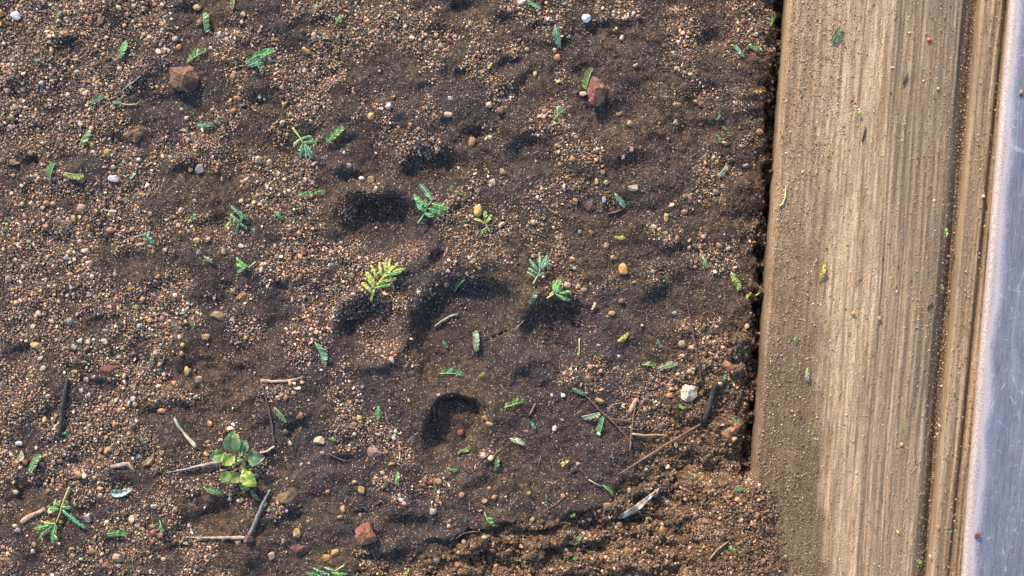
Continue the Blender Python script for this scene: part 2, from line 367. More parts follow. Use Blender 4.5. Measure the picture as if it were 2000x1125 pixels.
# ------------------------------------------------------------------ mesh helpers
def mesh_np(name, co, faces, mat, cols=None, attrs=None, smooth=True, loc=None, parent=None):
    """co Nx3 world metres; faces MxK int array (or list of lists)"""
    co = np.asarray(co, dtype=np.float32).reshape(-1, 3)
    me = bpy.data.meshes.new(name)
    org = np.zeros(3, dtype=np.float32) if loc is None else np.asarray(loc, dtype=np.float32)
    if isinstance(faces, np.ndarray):
        M, K = faces.shape
        me.vertices.add(len(co)); me.vertices.foreach_set('co', (co - org).ravel())
        me.loops.add(M * K); me.loops.foreach_set('vertex_index', faces.astype(np.int32).ravel())
        me.polygons.add(M); me.polygons.foreach_set('loop_start', np.arange(0, M * K, K, dtype=np.int32))
        me.update(calc_edges=True)
    else:
        me.from_pydata((co - org).tolist(), [], faces)
    if smooth: me.polygons.foreach_set('use_smooth', np.ones(len(me.polygons), dtype=bool))
    else: me.polygons.foreach_set('use_smooth', np.zeros(len(me.polygons), dtype=bool))
    if cols is not None:
        cols = np.asarray(cols, dtype=np.float32)
        if cols.ndim == 1: cols = np.tile(cols, (len(co), 1))
        a = me.attributes.new('col', 'FLOAT_COLOR', 'POINT')
        a.data.foreach_set('color', np.concatenate([cols[:, :3], np.ones((len(co), 1), np.float32)], 1).ravel())
    for k, v in (attrs or {}).items():
        a = me.attributes.new(k, 'FLOAT', 'POINT'); a.data.foreach_set('value', np.asarray(v, dtype=np.float32).ravel())
    me.materials.append(mat)
    o = bpy.data.objects.new(name, me); SC.collection.objects.link(o)
    if parent is None: o.location = org.tolist()
    else:
        o.parent = parent; o.location = (Vector(org.tolist()) - parent.location)
    me.update()
    return o
def grid_faces(nr, nc):
    i = np.arange(nr - 1)[:, None] * nc + np.arange(nc - 1)[None, :]
    i = i.ravel()
    return np.stack([i, i + nc, i + nc + 1, i + 1], 1)
def empty(name, loc):
    o = bpy.data.objects.new(name, None); SC.collection.objects.link(o); o.location = tuple(float(x) for x in loc)
    o.empty_display_size = 0.005
    return o
USED = set()
def tag(o, label=None, cat=None, group=None, kind=None):
    if label: o['label'] = label; USED.add(label)
    if cat: o['category'] = cat
    if group: o['group'] = group
    if kind: o['kind'] = kind
    return o

# ------------------------------------------------------------------ how gravelly each spot is
DEN = 0.35 + 0.7 * fbm(UU, VV, 170, 6, 2) + 1.5 * fbm(UU, VV, 60, 2, 4, 0.6)
DEN += 0.30 * sstep(700, 200, UU) - 0.12 * sstep(650, 900, VV) * sstep(1350, 1100, UU)
DEN += 0.22 * sstep(350, 100, VV) * sstep(1100, 800, UU) - 0.10 * sstep(850, 1200, UU)
DEN -= 0.25 * np.exp(-((UU - 950) / 260) ** 2 - ((VV - 720) / 230) ** 2)
def patch(u, v, ru, rv, amt, rot=0):
    c_, s_ = math.cos(math.radians(rot)), math.sin(math.radians(rot)); R = 1.9 * max(ru, rv)
    i0 = max(int((v - R - V0) / GS), 0); i1 = int((v + R - V0) / GS); j0 = max(int((u - R - U0) / GS), 0); j1 = int((u + R - U0) / GS)
    a, b = UU[i0:i1, j0:j1], VV[i0:i1, j0:j1]
    x = ((a - u) * c_ + (b - v) * s_) / ru; y = (-(a - u) * s_ + (b - v) * c_) / rv
    r = np.sqrt(x * x + y * y) + 0.9 * fbm(a, b, 40, 8, 3)
    DEN[i0:i1, j0:j1] += amt * (1 - sstep(0.65, 1.1, r))
# bare silt
for p in [(140,92,62,30),(925,665,120,120),(1090,648,80,66),(885,850,66,90),(1080,870,130,120),(750,440,70,55),(400,720,60,36),(270,520,50,36),
          (1180,62,50,34),(1245,215,70,60),(1232,335,44,60),(1180,240,50,34),(600,960,110,60),(660,905,110,30),(560,1040,110,40),(430,1000,70,30),
          (800,1010,90,40),(770,745,70,40),(920,1060,80,26),(60,970,70,30),(905,22,60,24),(330,205,60,24),(1290,600,70,60),(1370,240,60,60),
          (640,50,50,24),(530,165,50,24),(850,335,60,36),(1042,306,60,36),(565,290,40,30),(200,640,46,26),(60,700,60,34),(370,340,50,24),(1050,130,60,34),
          (1180,480,60,50),(1240,690,60,40),(700,1000,100,40),(380,830,60,34),(700,350,80,18),(1160,880,70,70),(940,950,60,26),(1240,860,60,30)]:
    patch(p[0], p[1], p[2], p[3], -0.62, rnd.uniform(-25, 10))
# rich gravel
for p in [(40,90,90,60),(120,40,140,30),(90,400,110,60),(160,480,130,70),(130,560,160,50),(640,100,120,40),(650,210,120,60),(820,60,100,60),(700,20,150,20),
          (950,500,60,24),(640,560,80,70),(590,480,60,90),(1130,560,50,50),(1090,500,60,30),(820,270,80,40),(720,700,70,30),(480,810,50,30),(180,850,120,50),
          (850,800,60,50),(100,260,120,40),(520,350,80,40),(580,170,60,80),(1120,300,60,30),(1100,370,50,40),(1030,60,60,60),(340,640,60,40),(480,560,50,40)]:
    patch(p[0], p[1], p[2], p[3], 0.42, rnd.uniform(-20, 10))
DEN = np.maximum(DEN, clump * 0.5)
DEN = np.clip((DEN - 0.45) * 1.7 + 0.40, 0.0, 1.2)

# ------------------------------------------------------------------ ground sheet
def axis(lo, hi, fine, far):
    a = list(np.arange(lo, hi + fine, fine)); st = fine; x = hi
    while x < far: st *= 1.22; x += st; a.append(x)
    st = fine; x = lo; pre = []
    while x > lo - (far - hi): st *= 1.22; x -= st; pre.append(x)
    return np.array(pre[::-1] + a)
FAR = 20000
au = axis(-50, 1625, 2.3, FAR); av = axis(-50, 1180, 2.3, FAR)
GV, GU = np.meshgrid(av, au, indexing='ij')
inb = (GU > U0) & (GU < U1) & (GV > V0) & (GV < V1)
gz = hz(GU, GV)
# small-scale crumble that the coarse relief does not hold
gz = gz + (1.3 + 2.2 * smp(clump, GU, GV)) * fbm(GU, GV, 9, 13, 2, 0.6) * inb
fade = 1 - np.clip(np.maximum.reduce([(U0 + 250 - GU) / 250, (GU - U1 + 250) / 250, (V0 + 250 - GV) / 250, (GV - V1 + 250) / 250]), 0, 1)
fade = fade * fade * (3 - 2 * fade)
gz = gz * fade
gz = np.where((GU > edgeA(np.clip(GV, V0, V1)) + 30) & (fade < 1), np.minimum(gz, -90), gz)
# beyond the built boards the ground stays under them
gz = np.where((GU > edgeA(GV) - 14) & (GV > -8000) & (GV < 9000), np.where((GV < V0 + 250) | (GV > V1 - 250), -90, gz), gz)
warmf = np.clip(0.25 + 1.2 * smp(clump, GU, GV) + 0.5 * sstep(1150, 1500, GU) + 0.8 * fbm(GU, GV, 130, 12, 3), 0, 1)
grit = np.clip(smp(DEN, GU, GV), 0, 1)
ground = mesh_np('ground', W(GU, GV, gz), grid_faces(len(av), len(au))[:, ::-1].copy()[:, [0, 1, 2, 3]], M_soil, attrs={'warm': warmf, 'grit': grit})
tag(ground, kind='structure')

# ------------------------------------------------------------------ grains of sand and gravel
PHI = (1 + 5 ** 0.5) / 2
ICO = np.array([(-1, PHI, 0), (1, PHI, 0), (-1, -PHI, 0), (1, -PHI, 0), (0, -1, PHI), (0, 1, PHI), (0, -1, -PHI), (0, 1, -PHI), (PHI, 0, -1), (PHI, 0, 1), (-PHI, 0, -1), (-PHI, 0, 1)], float)
ICO /= np.linalg.norm(ICO[0])
ICOF = np.array([(0,11,5),(0,5,1),(0,1,7),(0,7,10),(0,10,11),(1,5,9),(5,11,4),(11,10,2),(10,7,6),(7,1,8),(3,9,4),(3,4,2),(3,2,6),(3,6,8),(3,8,9),(4,9,5),(2,4,11),(6,2,10),(8,6,7),(9,8,1)])
OCT = np.array([(1,0,0),(-1,0,0),(0,1,0),(0,-1,0),(0,0,1),(0,0,-1)], float)
OCTF = np.array([(0,2,4),(2,1,4),(1,3,4),(3,0,4),(2,0,5),(1,2,5),(3,1,5),(0,3,5)])
def rotmats(n):
    q_ = rng.normal(size=(n, 4)); q_ /= np.linalg.norm(q_, axis=1)[:, None]
    w, x, y, z = q_.T
    return np.stack([np.stack([1-2*(y*y+z*z), 2*(x*y-z*w), 2*(x*z+y*w)], -1), np.stack([2*(x*y+z*w), 1-2*(x*x+z*z), 2*(y*z-x*w)], -1),
                     np.stack([2*(x*z-y*w), 2*(y*z+x*w), 1-2*(x*x+y*y)], -1)], 1)
COL = dict(cream=(0.70,0.53,0.36), white=(0.84,0.82,0.78), tan=(0.46,0.31,0.19), ochre=(0.50,0.28,0.10), yellow=(0.68,0.43,0.12), orange=(0.56,0.25,0.11),
           red=(0.40,0.085,0.05), redbrown=(0.24,0.10,0.065), brown=(0.21,0.13,0.08), grey=(0.33,0.32,0.31), blue=(0.32,0.36,0.43), pink=(0.58,0.34,0.26), dark=(0.035,0.035,0.045))
PAL = np.array([COL['brown'], COL['tan'], COL['cream'], COL['pink'], COL['grey'], COL['redbrown'], COL['ochre'], COL['dark'], COL['white'], (0.30,0.20,0.13)])
PW = np.array([.20, .18, .14, .12, .06, .11, .06, .06, .012, .10]); PW /= PW.sum()
PW2 = np.array([.24, .24, .06, .05, .01, .13, .11, .02, .005, .135]); PW2 /= PW2.sum()
def scatter(n, area, dens, rmin, rmax, power):
    """grain centres and radii; more small ones than large ones"""
    out = []
    got = 0
    while got < n:
        k = int(n * 1.6)
        u = rng.uniform(area[0], area[1], k); v = rng.uniform(area[2], area[3], k)
        keep = rng.random(k) < dens(u, v)
        out.append(np.stack([u[keep], v[keep]], 1)); got += keep.sum()
    p = np.concatenate(out)[:n]
    r = rmin * (1 - rng.random(n) * (1 - (rmin / rmax) ** power)) ** (-1 / power)
    return p[:, 0], p[:, 1], r
def grains(name, u, v, r, z, base, faces, jit, flat, wsel, place=W, smooth=False, bright=0.90):
    n = len(u); P = 24
    protos = base[None] * (1 + rng.uniform(-jit, jit, (P, len(base), 1)))
    sh = protos[rng.integers(0, P, n)] * rng.uniform(flat, 1.25, (n, 1, 3))
    sh = np.einsum('nij,nkj->nki', rotmats(n), sh) * r[:, None, None]
    sh[..., 2] *= 0.85
    ctr = place(u, v, z)
    co = sh * S + ctr[:, None, :]
    F = (faces[None] + (np.arange(n) * len(base))[:, None, None]).reshape(-1, 3)
    pick = (wsel > rng.random(n))
    ci = np.where(pick, rng.choice(len(PAL), n, p=PW2), rng.choice(len(PAL), n, p=PW))
    c_ = (PAL[ci] * 0.86 + 0.14 * np.array([0.24, 0.17, 0.13])) * np.array([1.02, 0.95, 0.89]) * bright * np.exp(rng.normal(0, 0.42, (n, 1))) * (1 + rng.normal(0, 0.05, (n, 3)))
    c_ = np.clip(c_, 0.01, 0.9)
    return mesh_np(name, co.reshape(-1, 3), F, M_grain, cols=np.repeat(c_, len(base), 0), smooth=smooth)
def wsel(u, v): return np.clip(0.2 + smp(clump, u, v) + 0.5 * sstep(1100, 1450, u) + 0.25 * sstep(850, 1100, v), 0, 1)
def left(u, v): return (u < edgeA(v) + 8)
def inprint(u, v):
    m = 0
    for (cu, cv, ru, rv) in [(935, 670, 120, 118), (1090, 655, 72, 64), (890, 860, 60, 80), (1080, 860, 110, 90)]:
        m = np.maximum(m, 1 - sstep(0.8, 1.1, np.sqrt(((u - cu) / ru) ** 2 + ((v - cv) / rv) ** 2)))
    return m
def okground(u, v): return np.where(left(u, v), 1.0, (v > 940) * (1 - sstep(5, 95, u - edgeA(v) + 30 * fbm(u, v, 40, 4, 2))))

dn1 = lambda u, v: np.clip(smp(DEN, u, v) ** 1.6 * 0.95 + 0.012, 0, 1) * okground(u, v)
u_, v_, r_ = scatter(29000, (-40, 1600, -40, 1170), dn1, 1.5, 6.2, 2.8)
g1 = grains('gravel', u_, v_, r_, hz(u_, v_) + r_ * rng.uniform(-0.35, 0.35, len(r_)), ICO, ICOF, 0.27, 0.5, wsel(u_, v_))
tag(g1, 'mixed sandy gravel of cream, brown and grey grains covering the dark soil', 'gravel', kind='stuff')
dn2 = lambda u, v: np.clip(smp(DEN, u, v) * 0.9 + 0.10 + 0.22 * sstep(1000, 1250, u), 0, 1) * (1 - 0.75 * inprint(u, v)) * okground(u, v)
u_, v_, r_ = scatter(88000, (-40, 1600, -40, 1170), dn2, 1.0, 2.3, 1.6)
g2 = grains('coarse_sand', u_, v_, r_, hz(u_, v_) + r_ * rng.uniform(0.1, 0.8, len(r_)), OCT, OCTF, 0.2, 0.6, np.clip(wsel(u_, v_) + 0.8 * (smp(DEN, u_, v_) < 0.25), 0, 1), bright=0.70 * np.where(smp(DEN, u_, v_) < 0.2, 0.42, 0.95)[:, None])
tag(g2, 'fine glittering coarse sand strewn over the whole patch of dark soil', 'sand', kind='stuff')
# outside the picture the same gravel goes on, a little sparser
dn3 = lambda u, v: np.clip(smp(DEN, u, v) ** 1.4, 0, 1) * left(u, v) * ~((u > -40) & (v > -40) & (v < 1170))
u_, v_, r_ = scatter(14000, (-520, 1560, -420, 1550), dn3, 2.6, 6.2, 2.2)
g3 = grains('gravel', u_, v_, r_, hz(u_, v_) + r_ * rng.uniform(0.0, 0.5, len(r_)), OCT, OCTF, 0.2, 0.62, wsel(u_, v_))
tag(g3, 'mixed sandy gravel carrying on over the soil around the edges of the view', 'gravel', kind='stuff')

# crumbs of clayey soil in the broken ground: lumpy clods joined as ground cover
def rockshape(sub, jit, nf, seed, dmin=0.68, dmax=0.95):
    """unit-ish stone: sphere cut by random planes, with noise"""
    r_ = np.random.default_rng(seed)
    V = [tuple(x) for x in ICO]; F = [tuple(f) for f in ICOF]
    for _ in range(sub):
        cache = {}; F2 = []
        def mid(a, b):
            k = (min(a, b), max(a, b))
            if k not in cache:
                m = np.array(V[a]) + np.array(V[b]); m /= np.linalg.norm(m); V.append(tuple(m)); cache[k] = len(V) - 1
            return cache[k]
        for a, b, c_ in F:
            x, y, z = mid(a, b), mid(b, c_), mid(c_, a)
            F2 += [(a, x, z), (b, y, x), (c_, z, y), (x, y, z)]
        F = F2
    P = np.array(V); F = np.array(F)
    rad = np.full(len(P), 1.0)
    for _ in range(nf):                       # flat facets
        nrm = r_.normal(size=3); nrm /= np.linalg.norm(nrm); dd = r_.uniform(dmin, dmax)
        dot = P @ nrm
        rad = np.where(dot > 1e-3, np.minimum(rad, dd / np.maximum(dot, 1e-3)), rad)
    ph = r_.uniform(0, 6.28, (6, 3)); fr = r_.uniform(1.5, 6, (6, 3))
    nz = sum(np.sin(P @ np.diag(fr[i]) + ph[i]).sum(1) / (i + 2) for i in range(6)) / 6
    rad = rad * (1 + jit * nz) * (1 + r_.normal(0, jit * 0.12, len(P)))
    return P * rad[:, None], F
CL = [rockshape(1, 0.8, 7, 100 + i, 0.45, 0.9) for i in range(10)]
n = 3600
dn4 = lambda u, v: np.clip(smp(clump, u, v) - 0.25, 0, 1) * okground(u, v)
u_, v_, r_ = scatter(n, (300, 1590, 300, 1180), dn4, 2.0, 6.5, 2.4)
vs, fs, cs = [], [], []; off = 0
R_ = rotmats(n)
ctr = W(u_, v_, hz(u_, v_) + r_ * 0.15)
for i in range(n):
    P, F = CL[i % 10]
    p = (P @ R_[i].T) * r_[i] * S * np.array([1, 1, 0.8]) + ctr[i]
    vs.append(p); fs.append(F + off); off += len(P)
    c_ = np.array([0.135, 0.076, 0.038]) * rnd.uniform(0.45, 1.9)
    cs.append(np.tile(c_, (len(P), 1)))
g4 = mesh_np('soil_crumbs', np.concatenate(vs), np.concatenate(fs), M_rock, cols=np.concatenate(cs), smooth=False)
tag(g4, 'crumbly reddish brown soil lumps heaped beside the plank and along the bottom', 'soil', kind='stuff')

# ------------------------------------------------------------------ planks and metal strip
ANG = math.atan(0.082)
def wthr(s, v): return (0.72 * sstep(190, 270, s + 60 * vn(s, v, 300, 4)) if s.max() > 150 else 0.55 + 0 * s) + 0.5 * fbm(s, v / 6, 30, 2, 3)
def plank(name, eL, eR, zf, late, dust, v0, v1, du, dv, thick, mat):
    """a board: eL/eR edge lines, zf(u_from_left, v, width) profile; sides go down to the bottom"""
    vs_ = np.arange(v0, v1 + dv, dv); wmid = eR(562) - eL(562); ns = int(wmid / du)
    t = np.linspace(0, 1, ns)
    Vg, Tg = np.meshgrid(vs_, t, indexing='ij')
    Lg = eL(Vg); Rg = eR(Vg); Ug = Lg + (Rg - Lg) * Tg
    sg = (Ug - Lg)
    Z = zf(sg, Vg, Rg - Lg)
    co = Wtop(Ug, Vg, Z)
    # side columns
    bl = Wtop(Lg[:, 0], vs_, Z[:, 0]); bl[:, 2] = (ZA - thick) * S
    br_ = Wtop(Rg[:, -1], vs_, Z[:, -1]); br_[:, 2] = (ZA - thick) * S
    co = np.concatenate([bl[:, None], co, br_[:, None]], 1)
    la_ = late(sg, Vg, Rg - Lg); du_ = dust(sg, Vg, Rg - Lg)
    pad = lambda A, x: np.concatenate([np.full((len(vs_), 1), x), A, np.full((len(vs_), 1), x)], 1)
    F = grid_faces(len(vs_), ns + 2)
    nc = ns + 2; nr = len(vs_)
    i = np.arange(nr - 1) * nc
    F = np.concatenate([F, np.stack([i + nc, i, i + nc - 1, i + nc + nc - 1], 1)])       # underside
    loc = np.array(W(eL(562) + wmid / 2, 562, 0))
    me_co = co.reshape(-1, 3)
    # local frame turned so that y runs along the board
    ca, sa = math.cos(ANG), math.sin(ANG)
    rel = me_co - loc
    loc3 = np.stack([rel[:, 0] * ca - rel[:, 1] * sa * -1 * -1, rel[:, 0] * sa + rel[:, 1] * ca, rel[:, 2]], 1)
    # rotation by +ANG about z maps the local y axis onto the slanted edge direction
    o = mesh_np(name, loc3, F, mat, attrs={'late': pad(la_, 0.9), 'dust': pad(du_, 0.55), 'weather': pad(np.clip(wthr(sg, Vg), 0, 1), 0.7)}, smooth=True)  # side faces get flat dark values that paint in the gap's shade
    o.location = loc.tolist(); o.rotation_euler = (0, 0, -ANG)
    return o
def groove_lines(s, v, spec, kk):
    """dark late-wood ridges: spec = (offset, width, depth) lines that wander"""
    g = np.zeros_like(s)
    for i, (o_, w_, d_) in enumerate(spec):
        c_ = o_ + 14 * vn(v * 0 + 50, v, 520, kk) + 6 * vn(v * 0 + o_, v, 300, kk) + 2.6 * vn(v * 0 + o_ * 3, v, 80, kk + 1)
        a_ = np.clip(0.6 + 1.6 * vn(v * 0 + 17.0 * i, v, 210, kk + 2), 0.0, 1.1); w_ = w_ * (1.1 + 0.9 * vn(v * 0 + 31.0 * i, v, 150, kk + 3))
        g += d_ * a_ * np.exp(-((s - c_) / w_) ** 2)
    return g
rA = random.Random(5)
specA = [(rA.uniform(215, 355), rA.uniform(1.0, 2.2), rA.uniform(0.15, 0.5)) for _ in range(34)] + [(rA.uniform(60, 225), rA.uniform(0.8, 1.6), rA.uniform(0.04, 0.2)) for _ in range(12)]
specA += [(238, 3.5, .8), (252, 5, .9), (268, 3, .7), (281, 7, 1.0), (296, 3.5, .9), (309, 8, 1.1), (322, 3.5, .8), (334, 6.5, 1.0), (345, 4, .9), (205, 3, .3), (224, 2.5, .45)]
def lateA(s, v, w):
    return np.clip(groove_lines(s, v, specA, 3) * 1.05, 0, 0.95)
def zA(s, v, w):
    ug = groove_lines(s, v, specA, 3)
    right = sstep(w - 34, w - 6, s)
    streak = 1.2 * vn(s, v / 22, 4.5, 5) + 0.8 * vn(s, v / 14, 2.4, 6)
    z = ZA - 3.4 * np.clip(ug, 0, 1.3) + streak * (0.55 + 1.0 * sstep(150, 260, s)) + 2.5 * fbm(s, v / 5, 60, 4, 2)
    z += 1.6 * fbm(s, v, 8, 9, 2) * sstep(190, 60, s)
    z -= 26 * right
    z -= 7 * (1 - sstep(0, 9, s + 5 * fbm(s * 0, v, 26, 7, 3)))       # worn arris
    return z
def dustA(s, v, w):
    e = 92 + 0.06 * (v - 300) + 46 * fbm(s * 0.8, v, 130, 3, 4, 0.6)
    return np.clip(0.95 * sstep(e + 22, e - 22, s) * (0.34 + 0.66 * sstep(150, 850, v)) + 1.0 * sstep(w - 26, w - 10, s) + 0.08, 0, 1)
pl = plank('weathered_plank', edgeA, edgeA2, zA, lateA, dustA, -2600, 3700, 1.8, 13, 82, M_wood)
tag(pl, 'wide weathered plank with pale straight grain and sand trodden along its left side', 'plank')
specB = [(rA.uniform(4, 70), rA.uniform(1.0, 2.0), rA.uniform(0.15, 0.45)) for _ in range(14)] + [(58, 3.5, 1.0), (54, 2, 0.7)]
def edgeB2(v): return edgeM(v) + 48
def lateB(s, v, w):
    c_ = 49 - 0.0106 * v
    return np.clip(0.75 * groove_lines(s, v, specB[:14], 6) + 0.75 * np.exp(-((s - c_) / 4.5) ** 2), 0, 0.85)
def zB(s, v, w):
    c_ = 49 - 0.0106 * v
    z = ZA + 3 - 1.8 * groove_lines(s, v, specB[:14], 6) + 1.8 * vn(s, v / 22, 4.5, 5) - 9 * np.exp(-((s - c_) / 4.5) ** 2) - 3 * sstep(c_ - 2, c_ + 3, s)
    z -= 4 * (1 - sstep(0, 4, s))
    return z
def dustB(s, v, w): return 0.30 + 0 * s
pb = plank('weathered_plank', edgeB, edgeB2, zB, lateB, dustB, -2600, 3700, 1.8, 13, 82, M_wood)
tag(pb, 'narrow weathered board with one dark groove, squeezed between wide plank and metal strip', 'plank')

# metal strip: rounded left edge, thickness, lies on the narrow board
def metal():
    vs_ = np.arange(-2600, 3700, 12.0)
    prof = []
    Rr = 17.0
    for a in np.linspace(-35, 90, 14):
        prof.append((Rr - Rr * math.cos(math.radians(a)), Rr * math.sin(math.radians(a))))
    top = prof[-1][1]
    for x in list(np.linspace(Rr + 6, 130, 18)) + list(np.linspace(150, 760, 14)): prof.append((x, top - 1.2 * sstep(0, 60, x - Rr)))
    prof.append((760, -20))
    pr = np.array(prof)
    Vg = np.repeat(vs_[:, None], len(pr), 1)
    Ug = edgeM(Vg) + pr[None, :, 0] + 2.0 * fbm(Vg * 0 + 3, Vg, 150, 4, 3) * (pr[None, :, 0] < 30)
    Z = ZA + 18 + pr[None, :, 1] + 1.4 * fbm(Ug, Vg, 70, 8, 3) * (pr[None, :, 0] > 5)
    co = Wtop(Ug, Vg, Z).reshape(-1, 3)
    F = grid_faces(len(vs_), len(pr))
    nc = len(pr); i = np.arange(len(vs_) - 1) * nc
    F = np.concatenate([F, np.stack([i + nc, i, i + nc - 1, i + 2 * nc - 1], 1)])
    loc = W(edgeM(562) + 60, 562, 0)
    ca, sa = math.cos(ANG), math.sin(ANG); rel = co - loc
    loc3 = np.stack([rel[:, 0] * ca - rel[:, 1] * sa, rel[:, 0] * sa + rel[:, 1] * ca, rel[:, 2]], 1)
    o = mesh_np('metal_strip', loc3, F, M_metal, attrs={'edge_tint': np.clip(1.15 * sstep(46, 6, Ug - edgeM(Vg) + 9 * fbm(Ug, Vg, 60, 5, 3)), 0, 1)}, smooth=True); o.location = loc.tolist(); o.rotation_euler = (0, 0, -ANG)
    return o
ms = metal()
tag(ms, 'scratched bluish grey metal strip with a rounded pale edge along the right side', 'metal strip')

def ztopA(u, v):
    return zA(np.asarray(u) - edgeA(np.asarray(v)), np.asarray(v), edgeA2(np.asarray(v)) - edgeA(np.asarray(v)))
# sand lying on the wood
def dnw(u, v):
    s = u - edgeA(v); w = edgeA2(v) - edgeA(v)
    dd = 0.08 + 1.0 * sstep(900, 1000, v) * sstep(120, 30, s) + 0.55 * sstep(160, 20, s + 60 * fbm(u, v, 120, 5, 3)) + 0.9 * sstep(150, 30, s - 0.12 * (v - 900)) * sstep(600, 1050, v) + 1.1 * sstep(w - 28, w - 12, s) + 0.12 * sstep(w - 120, w - 60, s)
    return np.clip(dd, 0, 1) * (s > 1) * (s < w - 1)
u_, v_, r_ = scatter(27000, (1440, 1920, -40, 1170), dnw, 0.7, 2.6, 2.6)
z_ = ztopA(u_, v_) + r_ * 0.25
def grains_w(name, u, v, r, z):
    n = len(u)
    sh = OCT[None] * (1 + rng.uniform(-0.25, 0.25, (n, 6, 1))) * rng.uniform(0.6, 1.2, (n, 1, 3))
    sh = np.einsum('nij,nkj->nki', rotmats(n), sh) * r[:, None, None]
    co = sh * S + Wtop(u, v, z)[:, None, :]
    F = (OCTF[None] + (np.arange(n) * 6)[:, None, None]).reshape(-1, 3)
    pal = np.array([(0.34,0.215,0.125),(0.45,0.30,0.18),(0.22,0.13,0.07),(0.60,0.44,0.29),(0.5,0.28,0.11),(0.10,0.06,0.04)])
    c_ = pal[rng.choice(6, n, p=[.27,.26,.20,.16,.04,.07])] * rng.uniform(0.7, 1.35, (n, 1))
    damp = sstep(500, 950, v) * sstep(130, 60, u - edgeA(v) - 0.06 * (v - 600))      # the heap's darker soil
    c_ = c_ * (1 - 0.38 * damp)[:, None]
    return mesh_np(name, co.reshape(-1, 3), F, M_grain, cols=np.repeat(c_, 6, 0), smooth=False)
gw = grains_w('loose_sand', u_, v_, r_, z_)
tag(gw, 'loose tan sand scattered over the wide plank and packed in its right groove', 'sand', kind='stuff')
n = 500
vB = rng.uniform(-30, 1160, n); uB = edgeB(vB) + rng.uniform(2, 62, n)
rB = rng.uniform(0.9, 2.0, n)
gwb = grains_w('loose_sand', uB, vB, rB, np.full(n, ZA + 4.5))
tag(gwb, 'few specks of loose sand on the narrow board beside the metal strip', 'sand', kind='stuff')

# ------------------------------------------------------------------ naming by place
LM = [('yellow-green fern frond', 745, 545), ('leafy green seedling', 475, 895), ('white angular stone', 1345, 768), ('red and ochre stone', 1168, 178),
      ('faceted brown rock', 360, 155), ('smooth orange pebble', 934, 412), ('rusty brown rock', 715, 1040), ('flat ochre-brown rock', 560, 970),
      ('forked thorn twig', 488, 1045), ('single grey thorn', 385, 910), ('dark charred twig', 126, 800), ('long reddish stick', 1280, 880),
      ('small red stone', 899, 848), ('yellow-stemmed green frond', 595, 283), ('six-branched green frond', 840, 395), ('broken branching frond', 115, 1010),
      ('pale bark flake', 1245, 985), ('crusty orange clod', 1425, 838), ('bright white pebble', 1145, 36), ('double green sprig', 510, 112),
      ('fan-shaped grey-green frond', 1050, 523), ('ochre triangular pebble', 1217, 525), ('two-tone pale stalk', 362, 845), ('white pebble in the corner', 33, 32),
      ('bundled green frond at the bottom', 640, 1114), ('brown triangular pebble', 1155, 400), ('thin dark twig', 527, 812)]
def describe(desc, u, v, words=4):
    order = sorted(LM, key=lambda l: math.hypot(l[1] - u, l[2] - v))
    order = [l for l in order if math.hypot(l[1] - u, l[2] - v) > 8]
    for fancy in range(3):
        for l in order[:5]:
            du, dv = u - l[1], v - l[2]; dd = math.hypot(du, dv)
            a = math.degrees(math.atan2(-dv, du)) % 360
            way = ['right of', 'up and right of', 'above', 'up and left of', 'left of', 'down and left of', 'below', 'down and right of'][int((a + 22.5) // 45) % 8]
            near = 'close' if dd < 45 else 'just' if dd < 85 else 'a bit' if dd < 130 else 'some way' if dd < 190 else 'well' if dd < 300 else 'far'
            lab = f"{desc} {near} {way} the {l[0]}"
            if fancy == 2: lab = f"other {lab}"
            if lab not in USED and len(lab.split()) <= 16: return lab
        order = order[1:] + order[:1]
    return lab

# ------------------------------------------------------------------ pebbles
SHP = {}
def crag(seed):
    """broken rock: a few big flat faces meeting in ridges, rougher below"""
    r_ = np.random.default_rng(seed)
    P, F = rockshape(3, 0.0, 0, seed)
    rad = np.ones(len(P))
    k = r_.integers(4, 6); a0 = r_.uniform(0, 6.28)
    for i in range(k):
        az = a0 + i * 6.283 / k + r_.uniform(-0.35, 0.35); el = math.radians(r_.uniform(22, 64))
        nrm = np.array([math.cos(az) * math.cos(el), math.sin(az) * math.cos(el), math.sin(el)]); dd = r_.uniform(0.24, 0.62)
        dot = P @ nrm; rad = np.where(dot > 1e-3, np.minimum(rad, dd / np.maximum(dot, 1e-3)), rad)
    for i in range(5):
        nrm = r_.normal(size=3); nrm /= np.linalg.norm(nrm); dd = r_.uniform(0.55, 0.9)
        dot = P @ nrm; rad = np.where(dot > 1e-3, np.minimum(rad, dd / np.maximum(dot, 1e-3)), rad)
    Q = P * rad[:, None]
    nz = fbm(Q[:, 0] * 60 + seed * 17 + Q[:, 2] * 31, Q[:, 1] * 60 - Q[:, 2] * 23, 26, seed % 9, 4, 0.6)
    return Q * (1 + 0.32 * nz)[:, None], F
def get_shape(kind, i):
    key = (kind, i)
    if key not in SHP:
        SHP[key] = {'round': lambda: rockshape(2, 0.22, 5, 300 + i), 'ang': lambda: rockshape(2, 0.12, 10, 400 + i, 0.45, 0.85), 'rock': lambda: crag(500 + i)}[kind]()
    return SHP[key]
